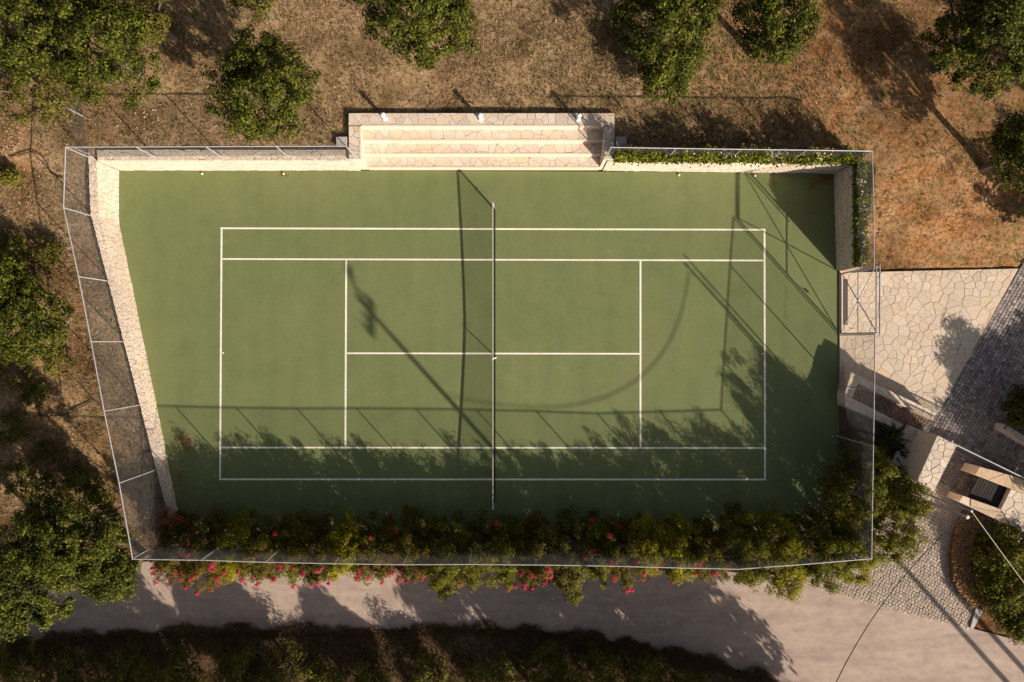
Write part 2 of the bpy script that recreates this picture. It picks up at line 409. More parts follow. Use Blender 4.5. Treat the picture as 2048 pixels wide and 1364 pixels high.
def build_ground():
    st = .16
    xs = np.concatenate([[-700, -200, -90, -50, -36], np.arange(-29, 33, st), [40, 55, 90, 200, 700]])
    ys = np.concatenate([[-700, -200, -90, -50, -36], np.arange(-24, 21, st), [28, 40, 90, 200, 700]])
    X, Y = np.meshgrid(xs, ys)
    Z = g(X, Y) + (vnoise(X, Y, .8, 1) - .5) * .05 + (vnoise(X, Y, .3, 2) - .5) * .03 + (vnoise(X, Y, 4, 3) - .5) * .08 * (Y > 8)
    south = (Y < -12.6) & (~inpoly(X, Y, ROAD)); Z = Z + south * .12 * sstep(-12.6, -13.6, Y)
    for poly in (ROAD, PATIO, DRIVE_UP, DRIVE_LO): Z = np.where(inpoly(X, Y, poly), -.16, Z)
    Z = np.where(inpoly(X, Y, PIT), -.4, Z)
    ny, nx = X.shape
    V = np.stack([X, Y, Z], -1).reshape(-1, 3)
    idx = np.arange(nx * ny).reshape(ny, nx)
    F = np.stack([idx[:-1, :-1], idx[:-1, 1:], idx[1:, 1:], idx[1:, :-1]], -1).reshape(-1, 4)
    me = bpy.data.meshes.new('ground')
    me.vertices.add(len(V)); me.vertices.foreach_set('co', V.reshape(-1).astype(np.float32))
    me.loops.add(F.size); me.loops.foreach_set('vertex_index', F.reshape(-1).astype(np.int32))
    me.polygons.add(len(F)); me.polygons.foreach_set('loop_start', np.arange(0, F.size, 4, dtype=np.int32))
    me.polygons.foreach_set('loop_total', np.full(len(F), 4, dtype=np.int32))
    me.polygons.foreach_set('use_smooth', np.ones(len(F), bool))
    me.update(calc_edges=True)
    red = np.clip(sstep(6, 15, X + (Y - 8) * .35 + 3 * (vnoise(X, Y, 2.5, 4) - .5)) * .95 + .45 * sstep(-15, -18, X) * (vnoise(X, Y, 2, 5) > .35), 0, 1)
    grn = np.clip(.35 + .9 * (vnoise(X, Y, 3, 6) - .35), 0, 1) * np.where(X < -14, .8, 1)
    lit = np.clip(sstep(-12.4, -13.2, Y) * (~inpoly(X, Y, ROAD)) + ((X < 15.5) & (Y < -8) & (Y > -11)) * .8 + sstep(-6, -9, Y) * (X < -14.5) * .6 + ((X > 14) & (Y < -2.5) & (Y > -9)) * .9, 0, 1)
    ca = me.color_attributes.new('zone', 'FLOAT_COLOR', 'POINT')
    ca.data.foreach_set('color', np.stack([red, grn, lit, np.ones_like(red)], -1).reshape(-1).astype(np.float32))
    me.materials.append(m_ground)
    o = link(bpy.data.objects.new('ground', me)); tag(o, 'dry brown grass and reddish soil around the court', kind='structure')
build_ground()

# road
def road():
    mb = MB(); mb.prism(ROAD, -.3, 0.0)
    o = mb.build('road', m_road); tag(o, 'pale worn concrete lane below the hedge', kind='structure')
road()

# court slab and its lines
court = MB().prism([P2(237, 339), P2(1669, 345), P2(1675, 541), P2(1678, 668), P2(1678, 1062), P2(366, 1062), P2(235, 441)], -.3, 0.0).build('tennis_court', m_court)
tag(court, 'green painted hard tennis court surface', kind='structure')
def line(a, b, w, z=.004):
    a = Vector(P2(*a)); b = Vector(P2(*b)); d = (b - a).normalized(); n = Vector((-d.y, d.x)) * w / 2
    q = [a - n, b - n, b + n, a + n]
    return MB().add([(p.x, p.y, z) for p in q], [(0, 1, 2, 3)]).build('court_line', m_line, court)
for a, b, w in [((441, 456.5), (1531, 459.5), .075), ((444, 518), (1527, 521), .07), ((443, 895), (1528, 896), .07), ((438, 958.5), (1532, 959), .075)]:
    line(a, b, w)
for a, b in [((443.3, 458.6), (440.2, 956.5)), ((1529, 461.4), (1530, 956.7)), ((692.5, 520.5), (690.8, 893.2)), ((1281, 522), (1281, 894))]:
    line(a, b, .08, .0045 if False else .004)
line((694.5, 706.5), (1279, 707.5), .07); line((444.5, 706), (448, 706), .06); line((1523.5, 707.5), (1527, 707.5), .06)

# ------------------------------------------------------------------ stone walls
def polyline_fn(pts):
    pts = [Vector(p) for p in pts]; L = [0]
    for a, b in zip(pts, pts[1:]): L.append(L[-1] + (b - a).length)
    def f(s):
        s = min(max(s, 0), L[-1])
        for i in range(len(pts) - 1):
            if s <= L[i + 1] + 1e-9:
                t = (s - L[i]) / (L[i + 1] - L[i]); return pts[i].lerp(pts[i + 1], t)
        return pts[-1]
    return f, L[-1]

def stone_wall(name, label, inner, outer, top, zbot, size, seed, joint=.014, core_mat=None):
    """inner/outer: matching plan polylines, top: heights at the same points"""
    root = empty(name, (inner[0][0], inner[0][1], 0), label, 'wall')
    fi, Li = polyline_fn(inner); n = len(inner)
    fi3, _ = polyline_fn([(p[0], p[1], 0) for p in inner])
    s_at = [0]
    for a, b in zip(inner, inner[1:]): s_at.append(s_at[-1] + math.hypot(b[0] - a[0], b[1] - a[1]))
    def lerp_at(s, arr):
        for i in range(n - 1):
            if s <= s_at[i + 1] + 1e-9:
                t = (s - s_at[i]) / (s_at[i + 1] - s_at[i])
                return tuple(arr[i][k] + (arr[i + 1][k] - arr[i][k]) * t for k in range(2)) if hasattr(arr[i], '__len__') else arr[i] + (arr[i + 1] - arr[i]) * t
        return arr[-1]
    # mortar core
    v = []; f = []
    for i in range(n):
        a, b = inner[i], outer[i]; d = Vector((b[0] - a[0], b[1] - a[1])).normalized() * .02
        v += [(a[0] + d.x, a[1] + d.y, zbot), (b[0], b[1], zbot), (b[0], b[1], top[i] - .03), (a[0] + d.x, a[1] + d.y, top[i] - .03)]
    for i in range(n - 1):
        for k in range(4):
            f.append((i * 4 + k, i * 4 + (k + 1) % 4, (i + 1) * 4 + (k + 1) % 4, (i + 1) * 4 + k))
    f += [(3, 2, 1, 0), tuple((n - 1) * 4 + k for k in range(4))]
    core = raw('core', v, f, core_mat or m_core, root)
    # cap stones, each its own part
    w = math.hypot(outer[0][0] - inner[0][0], outer[0][1] - inner[0][1])
    r = random.Random(seed)
    for q in crazy([(0, -.012), (Li, -.012), (Li, w + .012), (0, w + .012)], size, joint, .2, seed):
        dz = r.uniform(-.012, .012); mb = MB()
        mb.prism(q, -.05, dz, .01)
        vs = []
        for (s, t, z) in mb.v:
            s2 = min(max(s, 0), Li); a = lerp_at(s2, inner); b = lerp_at(s2, outer); k = t / w
            vs.append((a[0] + (b[0] - a[0]) * k, a[1] + (b[1] - a[1]) * k, lerp_at(s2, top) + z))
        raw('cap_stone', vs, mb.f, m_stone, root)
    # facing stones of the court side: thin courses, too flat to the camera to pick apart
    mb = MB(); z = 0.0; row = 0; H = max(top)
    while z < H - .06:
        h = r.uniform(.10, .19); s = -r.uniform(0, .2)
        while s < Li:
            l = r.uniform(.16, .42); a0 = max(s, 0); a1 = min(s + l, Li)
            zt = min(z + h, lerp_at((a0 + a1) / 2, top) - .045)
            if a1 - a0 > .05 and zt - z > .03:
                p0 = lerp_at(a0 + .006, inner); p1 = lerp_at(a1 - .006, inner)
                o0 = lerp_at((a0 + a1) / 2, outer); i0 = lerp_at((a0 + a1) / 2, inner)
                d = Vector((i0[0] - o0[0], i0[1] - o0[1])).normalized(); out = r.uniform(0, .022)
                b = .008; A = Vector(p0); B = Vector(p1); tt = (B - A).normalized() * b
                q = [A - d * .03, B - d * .03]
                fr = [A + tt + d * out, B - tt + d * out]
                mb.add([(q[0].x, q[0].y, z), (q[1].x, q[1].y, z), (q[1].x, q[1].y, zt - .008), (q[0].x, q[0].y, zt - .008),
                        (fr[0].x, fr[0].y, z + b), (fr[1].x, fr[1].y, z + b), (fr[1].x, fr[1].y, zt - .008 - b), (fr[0].x, fr[0].y, zt - .008 - b)],
                       [(4, 5, 6, 7), (0, 1, 5, 4), (1, 2, 6, 5), (2, 3, 7, 6), (3, 0, 4, 7)])
            s += l
        z += h; row += 1
    tag(mb.build('facing_stones', m_stone_i, root), kind='stuff')
    return root

WT = lambda y: .97 + .098 * y
wi = [P2(238, 341), P2(237, 441), P2(262, 562), P2(287, 683), P2(316, 825), P2(338, 935), P2(362, 1052)]
wo = [(p[0] - .36, p[1] + (.43 if i == 0 else .03)) for i, p in enumerate(wi)]
stone_wall('stone_wall', 'long cream stone wall slanting down the left side of the court', wi, wo, [WT(p[1]) if p[1] < 7 else 1.70 for p in wi], -.4, .17, 11)
stone_wall('stone_wall', 'cream stone wall along the top of the court left of the stone seating', [P2(239, 340.5), P2(722, 340.5)], [(-17.18, 7.91), (-6.745, 7.91)], [1.70, 1.70], -.4, .25, 12)
stone_wall('stone_wall', 'cream stone wall right of the stone seating, half covered by flowering vine', [P2(1205, 341), P2(1668, 347)], [(4.23, 7.88), (14.5, 7.80)], [1.66, 1.66], -.4, .25, 13)
stone_wall('stone_wall', 'shaded stone wall between the court corner and the steel gate', [P2(1668, 347.5), P2(1673, 541)], [(14.46, 7.32), (14.54, 3.0)], [1.66, 1.60], -.4, .22, 14)

# ------------------------------------------------------------------ stone seating
def seating():
    root = empty('stone_seating', (-1.2, 7.5, 0), 'stepped cream stone seating built into the top wall', 'stone seating')
    x0, x1 = -6.225, 3.79
    lev = [(7.475, 7.94, .45), (7.94, 8.40, .90), (8.40, 8.87, 1.35)]
    def paved(name, rect, z, size, seed):
        (ax, ay, bx, by) = rect
        t = MB().box((ax, ay + .02, -.35), (bx, by + .001, z - .010)).build(name, m_joint, root)
        for q in crazy([(ax, ay + .055), (bx, ay + .055), (bx, by), (ax, by)], size, .016, .34, seed, 1.3):
            MB().prism(q, z - .05, z + random.uniform(-.006, .006), .008).build('flagstone', m_stone, t)
        return t
    for i, (a, b, z) in enumerate(lev):
        paved('step', (x0 + .002, a, x1 - .002, b), z, .30, 30 + i)
        MB().box((x0 + .004, a - .004 * (i + 1), -.3), (x1 - .004, a + .05, z + .004)).build('riser', m_riser, root)
    z = 1.80
    paved('back_walk', (-6.74, 8.87, 4.225, 9.40), z, .27, 40)
    MB().box((x0 + .006, 8.85, -.3), (x1 - .006, 8.92, z + .006)).build('riser', m_riser, root)
    for (a, b, s) in ((-6.74, -6.225, 41), (3.79, 4.225, 42)):
        t = MB().box((a, 7.50, -.35), (b, 8.868, z - .03)).build('side_wall', m_riser, root)
        for q in crazy([(a, 7.48), (b, 7.48), (b, 8.868), (a, 8.868)], .25, .02, .2, s):
            MB().prism(q, z - .05, z + random.uniform(-.006, .006), .008).build('flagstone', m_stone, t)
    return root
seating()
for x, y, lab in ((672, 273, 'small grey concrete block beside the left end of the stone seating'), (1231, 273, 'small concrete block in shade beside the right end of the stone seating')):
    a = P2(x, y, 1.75); b = P2(x + 22, y + 18, 1.75)
    tag(MB().prism([a, (b[0], a[1]), b, (a[0], b[1])], 1.2, 1.75, .015).build('concrete_block', M('concrete', [(.36, .33, .31), (.42, .39, .37)], None, 6, .15, .4, 60, .9)), lab, 'block', 'blocks at the ends of the stone seating')

def bollard(px, py, label):
    p = P(px, py, 1.8); root = empty('bollard_lamp', p, label, 'lamp', 'white bollard lamps on the stone seating')
    def lathe(name, prof, mat):
        n = 20; v = []; f = []
        for r, z in prof:
            v += [(p.x + r * math.cos(2 * math.pi * k / n), p.y + r * math.sin(2 * math.pi * k / n), p.z + z) for k in range(n)]
        for i in range(len(prof) - 1):
            for k in range(n): f.append((i * n + k, i * n + (k + 1) % n, (i + 1) * n + (k + 1) % n, (i + 1) * n + k))
        f.append(tuple((len(prof) - 1) * n + k for k in range(n)))
        return raw(name, v, f, mat, root, True)
    lathe('base', [(.105, 0), (.105, .02), (.085, .03)], m_white)
    lathe('post', [(.075, .02), (.075, .38)], m_white)
    lathe('louvre', [(.072, .37), (.092, .385), (.07, .405), (.092, .425), (.07, .445), (.092, .465), (.07, .485)], m_white)
    lathe('cap', [(.095, .485), (.105, .50), (.10, .535), (.075, .56), (.03, .575), (.005, .577)], m_white)
bollard(770, 237, 'leftmost white bollard lamp on the back of the stone seating')
bollard(961.5, 238, 'middle white bollard lamp on the back of the stone seating')
bollard(1156, 239, 'rightmost white bollard lamp at the shaded end of the seating')

# ------------------------------------------------------------------ chain-link fences
def wire_mesh(A, B, a0, a1, b0, b1, sp=.085, r=.0027):
    """diamond wires between posts A and B (plan), bottom/top heights a0..a1 and b0..b1"""
    A = Vector((A[0], A[1], 0)); B = Vector((B[0], B[1], 0)); L = (B - A).length; H = max(a1 - a0, b1 - b0)
    D = (B - A) / L; N = Vector((-D.y, D.x, 0))
    mb = MB()
    def pt(u, v):
        t = u / L; lo = a0 + (b0 - a0) * t; hi = a1 + (b1 - a1) * t
        return A + D * u + Vector((0, 0, lo + (hi - lo) * v / H))
    k = -H
    for sgn in (1, -1):
        c = -H if sgn == 1 else 0; end = L if sgn == 1 else L + H
        while c < end:
            # u = c + v  or u = c - v
            if sgn == 1: v0 = max(0, -c); v1 = min(H, L - c); u0, u1 = c + v0, c + v1
            else: v0 = max(0, c - L); v1 = min(H, c); u0, u1 = c - v0, c - v1
            if v1 - v0 > .05:
                p, q = pt(u0, v0) + N * .002 * sgn, pt(u1, v1) + N * .002 * sgn
                d = (q - p).normalized(); e = d.cross(N).normalized()
                ring = [N * r, -N * r * .5 + e * r * .87, -N * r * .5 - e * r * .87]
                mb.add([p + o for o in ring] + [q + o for o in ring], [(0, 1, 4, 3), (1, 2, 5, 4), (2, 0, 3, 5)])
            c += sp
    return mb

def fence(label, posts, name='chain_link_fence', rail=True, skip_first=False, rr=.024, sp=.09, skip_post=()):
    """posts: (x, y, zbase, ztop)"""
    root = empty(name, posts[0][:3], label, 'fence')
    for i, (x, y, z0, z1) in enumerate(posts):
        if i in skip_post: continue
        mb = MB(); mb.tube([(x, y, z0 - .1), (x, y, z1 + .015)], rr, 10); mb.build('post', m_metal, root, False)
    for a, b in zip(posts, posts[1:]):
        if rail:
            d = Vector((b[0] - a[0], b[1] - a[1], 0)).normalized() * .03
            MB().tube([(a[0] - d.x, a[1] - d.y, a[3]), (b[0] + d.x, b[1] + d.y, b[3] + .002)], rr * .95, 10).build('top_rail', m_metal, root)
        o = wire_mesh(a, b, a[2] + .04, a[3] - .03, b[2] + .04, b[3] - .03, sp).build('mesh_panel', m_wire, root)
        MB().tube([(a[0], a[1], (a[2] + a[3]) / 2), (b[0], b[1], (b[2] + b[3]) / 2)], .004, 4).build('tension_wire', m_wire, root)
    return root

def fp(px, py, z, zb=None):
    v = P(px, py, z); return (v.x, v.y, gz(v.x, v.y) if zb is None else zb, z)

ft = 3.2
fence('chain link fence on the top wall left of the stone seating', [fp(131, 294, ft, 1.67), fp(271, 293.5, ft, 1.67), fp(411, 293, ft, 1.67), fp(552, 292.5, ft, 1.67), fp(692, 292, ft, 1.67)])
fence('chain link fence on the top wall right of the seating, overgrown by vine', [fp(1222, 294.5, ft, 1.63), fp(1352, 296.5, ft, 1.63), fp(1483, 298.5, ft, 1.63), fp(1614, 300, ft, 1.63), fp(1744, 302, ft, 1.63)])
fence('tall chain link fence down the slanting left side of the court', [fp(131, 295, ft + .004, 1.4), fp(127, 415, 3.2), fp(157, 553, 3.2), fp(182, 683, 3.22), fp(208, 822, 3.3), fp(238, 966, 3.4), fp(265, 1117, 3.5)], skip_post=(0,))
sp_ = [fp(265, 1118, 3.504, -.04), fp(402, 1120, 3.5, -.04), fp(531, 1124, 3.5, -.04), fp(668, 1127, 3.5, -.04), fp(805, 1129, 3.5, -.04), fp(938, 1128.5, 3.5, -.04), fp(1072, 1129.5, 3.5, -.04), fp(1208, 1131.5, 3.5, -.04), fp(1343, 1135, 3.5, -.04), fp(1478, 1138, 3.48, -.04), fp(1612, 1128, 3.42, -.04), fp(1743, 1117, 3.35, -.04)]
fence('long chain link fence running through the oleander hedge below the court', sp_, skip_post=(0,))
fence('chain link fence above the shaded stone wall by the top right court corner', [fp(1744.5, 303, ft + .004, 1.6), fp(1747, 412, ft, 1.6), fp(1748, 537, 3.15, 1.55)], skip_post=(0,))
fence('chain link fence down the right side of the court below the steel gate', [fp(1750, 669, 3.14, -.04), fp(1748.5, 780, 3.2, -.04), fp(1746.5, 893, 3.25, -.04), fp(1744.5, 1005, 3.3, -.04), fp(1743, 1116, 3.346, -.04)], skip_post=(4,))
fence('low chain link fence leading up from the top left court corner', [(-17.55, 7.75, 1.45, 2.6), (-17.75, 9.3, 1.48, 2.72), (-18.2, 12.0, 1.5, 2.75), (-18.6, 14.6, 1.5, 2.75)], rail=False, sp=.08)

# steel gate in the right-hand fence
def gate():
    X = 14.36; y0, y1 = .32, 2.93; z0, z1 = .08, 3.1
    root = empty('steel_gate', (X, y1, 0), 'tall grey steel gate with crossed braces beside the flagstone terrace', 'gate')
    T = lambda name, a, b, r: MB().tube([a, b], r, 8).build(name, m_gate, root)
    T('stile', (X, y0, .02), (X, y0, z1 + .03), .032); T('stile', (X, y1, .02), (X, y1, z1 + .03), .032)
    T('rail', (X, y0, z0), (X, y1, z0), .026); T('rail', (X, y0, z1), (X, y1, z1), .028); T('rail', (X, y0, 1.6), (X, y1, 1.6), .022)
    T('brace', (X - .03, y0, z0), (X - .03, y1, z1), .02); T('brace', (X + .03, y1, z0), (X + .03, y0, z1), .02)
    T('slide_track', (X + .13, y0 - .1, z1 + .02), (X + .13, y1 + .1, z1 + .02), .03)
    for y in (y0, y1): T('bracket', (X - .02, y, z1 + .02), (X + .14, y, z1 + .02), .018)
    MB().box((X - .03, .5, .98), (X + .06, .55, 1.08)).build('lock_case', m_gate, root)
    T('handle', (X - .1, .56, 1.0), (X - .1, .56, 1.16), .012)
gate()
tag(MB().prism([P2(1684.5, 559), P2(1694.5, 559), P2(1694.5, 650), P2(1684.5, 650)], .04, .058, .004).build('door_mat', m_rubber), 'narrow dark mat lying inside the steel gate', 'mat')

# net and posts
nx = P(988, 700, 0).x; n0 = P(987, 407, 1.07).y; n1 = P(985, 1016, 1.07).y
def ntop(t): return .90 + .21 * (abs(t - .5) * 2) ** 1.4
def net():
    for y, lab in ((n0, 'steel net post at the top end of the tennis net'), (n1, 'steel net post at the bottom end of the net by the hedge')):
        r = empty('net_post', (nx - .02, y, 0), lab, 'post', 'posts of the tennis net')
        MB().tube([(nx - .02, y, 0), (nx - .02, y, 1.14)], .045, 14).build('tube', m_metal, r, False)
        MB().tube([(nx - .02, y, 1.14), (nx - .02, y, 1.17)], [.052, .04], 14).build('cap', m_metal, r)
        MB().tube([(nx + .03, y, .55), (nx + .09, y, .55)], .02, 8).build('winch', m_dark, r)
    root = empty('tennis_net', (nx, (n0 + n1) / 2, 0), 'black tennis net with white top band across the court', 'net')
    mb = MB(); Ln = n0 - n1 - .16; k = 0
    def q(t, h): return Vector((nx - .02 + .09 * (1 - h) ** 1.5, n0 - .08 - Ln * t, .03 + (ntop(t) - .03) * h))
    N = 250
    for i in range(N + 1):
        t = i / N; a, b = q(t, 0), q(t, .98); e = .0032
        m = q(t, .5)
        for p0, p1 in ((a, m), (m, b)):
            mb.add([p0 + Vector((e, 0, 0)), p0 + Vector((-e, e, 0)), p0 + Vector((-e, -e, 0)), p1 + Vector((e, 0, 0)), p1 + Vector((-e, e, 0)), p1 + Vector((-e, -e, 0))], [(0, 1, 4, 3), (1, 2, 5, 4), (2, 0, 3, 5)])
    for j in range(21):
        mb.tube([q(i / 24, j / 21) for i in range(25)], .0032, 3, False)
    mb.build('netting', m_black, root)
    v = []; f = []; K = 40
    for i in range(K + 1):
        t = i / K; p = q(t, 1)
        v += [(p.x - .008, p.y, p.z - .075), (p.x - .009, p.y, p.z), (p.x + .009, p.y, p.z), (p.x + .010, p.y, p.z - .075)]
    for i in range(K):
        for c in range(4): f.append((i * 4 + c, i * 4 + (c + 1) % 4, (i + 1) * 4 + (c + 1) % 4, (i + 1) * 4 + c))
    f += [(0, 1, 2, 3), (K * 4 + 3, K * 4 + 2, K * 4 + 1, K * 4)]
    raw('top_band', v, f, m_tape, root)
    c = P(990, 718, 0).y
    MB().add([(nx - .06, c - .02, .93), (nx - .06, c + .03, .93), (nx + .10, c + .09, .01), (nx + .10, c + .04, .01), (nx - .05, c - .02, .93), (nx - .05, c + .03, .93), (nx + .11, c + .09, .01), (nx + .11, c + .04, .01)],
             [(0, 1, 2, 3), (7, 6, 5, 4), (0, 4, 5, 1), (1, 5, 6, 2), (2, 6, 7, 3), (3, 7, 4, 0)]).build('centre_strap', m_tape, root)
net()

def icosphere(c, r, mat, name):
    import bmesh
    bm = bmesh.new(); bmesh.ops.create_icosphere(bm, subdivisions=3, radius=r, matrix=Matrix.Translation(c))
    me = bpy.data.meshes.new(name); bm.to_mesh(me); bm.free(); me.materials.append(mat)
    me.polygons.foreach_set('use_smooth', [True] * len(me.polygons))
    return link(bpy.data.objects.new(name, me))
for x, y, lab in ((404, 347.5, 'pale tennis ball by the top wall, nearest the left corner'), (567, 347.5, 'pale tennis ball by the top wall left of the seating'), (1358, 350, 'pale tennis ball by the top wall right of the seating'), (1510, 351.5, 'pale tennis ball by the wall nearest the shaded corner')):
    root = empty('tennis_ball', P(x, y, .0), lab, 'ball', 'tennis balls along the top wall')
    o = icosphere(P(x, y, .045), .045, m_ball, 'felt'); set_parent(o, root)
    c = P(x, y, .045); s = [(c.x + .0455 * math.cos(a) * math.cos(.45 * math.sin(2 * a)), c.y + .0455 * math.sin(a) * math.cos(.45 * math.sin(2 * a)), c.z + .0455 * math.sin(.45 * math.sin(2 * a))) for a in np.linspace(0, 2 * math.pi, 33)]
    MB().tube(s, .0025, 5, False).build('seam', m_tape, root)

# ------------------------------------------------------------------ terrace, drive, gate piers
ter = MB().prism(PATIO, -.3, .034).build('terrace', m_joint); tag(ter, 'crazy paved flagstone terrace right of the court', kind='structure')
for i, q in enumerate(crazy(PATIO, .30, .014, .36, 52)):
    MB().prism(q, .0, .045 + random.uniform(-.005, .005), .008).build('flagstone', m_patio, ter)
kb = MB(); kb.prism([P2(1678.5, 541), P2(1684.5, 541), P2(1684.5, 800), P2(1678.5, 800)], -.3, .06, .01); tag(kb.build('kerb', m_riser), 'thin stone kerb between court and terrace', kind='structure')

def cobbles(name, label, poly, ang, cell, seed, z=.0, mat=None, bed=None):
    base = MB().prism(poly, -.3, z - (.020 if bed else .035)).build(name, bed or m_bed); tag(base, label, kind='structure')
    r = random.Random(seed); ca, sa = math.cos(ang), math.sin(ang)
    pts = [(x * ca + y * sa, -x * sa + y * ca) for x, y in poly]
    us = [p[0] for p in pts]; vs = [p[1] for p in pts]; mb = MB(); v = min(vs); row = 0
    C = []
    while v < max(vs):
        u = min(us) + r.uniform(0, cell)
        while u < max(us):
            l = cell * r.uniform(.85, 1.35); C.append((u + l / 2, v + cell / 2, l)); u += l
        v += cell
    X = np.array([c[0] * ca - c[1] * sa for c in C]); Y = np.array([c[0] * sa + c[1] * ca for c in C])
    ok = inpoly(X, Y, poly) & (np.abs(X) < 26) & (Y > -14)
    for (u, v, l), k in zip(C, ok):
        if not k: continue
        a = l / 2 - .009; b = cell / 2 - .009; dz = r.uniform(-.012, .010); j = lambda: r.uniform(-.008, .008)
        q = [(u - a + j(), v - b + j()), (u + a + j(), v - b + j()), (u + a + j(), v + b + j()), (u - a + j(), v + b + j())]
        w = [(x * ca - y * sa, x * sa + y * ca) for x, y in q]
        mb.prism(w, z - .05, z + dz, .014)
    o = mb.build('cobbles', mat or m_cobble, base); tag(o, kind='stuff')
    return base
ang = math.atan2(-(850 - 530), (1860 - 2045))
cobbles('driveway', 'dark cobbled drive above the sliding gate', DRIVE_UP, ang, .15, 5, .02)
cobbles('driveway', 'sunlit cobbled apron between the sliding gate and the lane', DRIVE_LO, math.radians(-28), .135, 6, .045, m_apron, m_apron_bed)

pf = [P2(1712, 762, .3), P2(1868, 838, .3), P2(1840, 860, .3), P2(1700, 800, .3)]
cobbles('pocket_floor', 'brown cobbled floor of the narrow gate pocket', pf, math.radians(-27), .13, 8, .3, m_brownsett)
def block_wall(name, label, poly, z, size, seed, cat='wall', stonemat=None, parent=None, core='core'):
    c = Vector((sum(p[0] for p in poly) / len(poly), sum(p[1] for p in poly) / len(poly), 0))
    root = parent or empty(name, c, label, cat)
    MB().prism(poly, -.3, z - .025).build(core, m_riser, root)
    for q in crazy(poly, size, .015, .28, seed):
        MB().prism(q, z - .05, z + random.uniform(-.006, .006), .008).build('cap_stone', stonemat or m_stone, root)
    return root
pk = .75
r_ = block_wall('gate_pocket_wall', 'low stone wall ring round the narrow cobbled gate pocket beside the terrace', [P2(1702, 744, pk), P2(1874, 826, pk), P2(1866, 840, pk), P2(1716, 766, pk)], pk, .24, 61)
block_wall('', '', [P2(1702, 744, pk), P2(1716, 766, pk), P2(1705, 796, pk), P2(1690, 786, pk)], pk, .24, 62, parent=r_)
block_wall('', '', [P2(1690, 787, pk), P2(1705, 797, pk), P2(1822, 856, pk), P2(1812, 866, pk), P2(1690, 813, pk)], pk, .24, 63, parent=r_)
block_wall('stone_ledge', 'broad shaded stone ledge between the gate pocket and the sunlit pier', [P2(1822, 852, 1.0), P2(1880, 876, 1.0), P2(1848, 962, 1.0), P2(1770, 950, 1.0)], 1.0, .6, 64)
block_wall('gate_pier', 'sunlit wide stone pier at the left end of the sliding gate', [P2(1875, 870, 2.4), P2(1914, 891, 2.4), P2(1868, 983, 2.4), P2(1834, 962, 2.4)], 2.4, .22, 65, 'pier')
block_wall('stone_stub', 'short sunlit stone wall stub under the hedge beside the cobbled apron', [P2(1822, 984, 1.2), P2(1858, 1000, 1.2), P2(1846, 1020, 1.2), P2(1815, 1004, 1.2)], 1.2, .22, 66)
# u-shaped pier with dark niche
zu = 1.0
up = block_wall('niche_pier', 'u shaped stone gate pier around a dark slatted niche', [P2(1959, 933, zu), P2(2075, 965, zu), P2(2060, 990, zu), P2(2021, 977, zu), P2(1950, 949, zu)], zu, 1.4, 71, 'pier', m_tan)
block_wall('', '', [P2(2022, 978, zu), P2(2075, 994, zu), P2(2075, 1075, zu), P2(2021, 1052, zu), P2(2002, 1018, zu)], zu, .3, 72, parent=up)
block_wall('', '', [P2(1927, 992, zu), P2(2001, 1018, zu), P2(2020, 1052, zu), P2(1920, 1003, zu)], zu, 1.4, 73, parent=up, stonemat=m_tan)
zs = .80; na = P(1958, 953, zs); nb = P(2021, 978, zs); nc = P(1936, 994, zs); nd_ = P(2001, 1018, zs)
for i in range(11):
    t0 = i / 11 + .006; t1 = (i + 1) / 11 - .006
    q = [na.lerp(nb, t0), na.lerp(nb, t1), nc.lerp(nd_, t1), nc.lerp(nd_, t0)]
    MB().prism([(p.x, p.y) for p in q], zs - .05, zs, .006).build('slat', m_wood, up)
# sliding gate
def sliding_gate():
    a = P(1907, 887, 1.75); b = P(2100, 981, 1.75); d = (b - a).normalized(); L = (b - a).length
    root = empty('sliding_gate', (a.x, a.y, 0), 'grey sliding driveway gate with pale top rail', 'gate')
    MB().tube([a - d * .1, b], .026, 8).build('top_rail', m_metal, root)
    MB().tube([(a.x, a.y, .12), (b.x, b.y, .12)], .035, 8).build('bottom_rail', m_gate, root)
    n = int(L / .13)
    for i in range(n + 1):
        p = a + d * (L * i / n); MB().tube([(p.x, p.y, .1), (p.x, p.y, 1.74)], .011, 6).build('bar', m_dark, root)
    for s in (0, L): 
        p = a + d * s; MB().tube([(p.x, p.y, .05), (p.x, p.y, 1.76)], .035, 8).build('stile', m_gate, root)
sliding_gate()
gp = P(1903, 882, 1.9)
tg = empty('guide_post', (gp.x, gp.y, 0), 'short pale guide post beside the end of the sliding gate', 'post')
MB().tube([(gp.x, gp.y, 0), (gp.x, gp.y, 1.95)], .04, 10).build('tube', m_metal, tg); MB().tube([(gp.x, gp.y, 1.95), (gp.x, gp.y, 1.98)], [.05, .03], 10).build('cap', m_metal, tg)

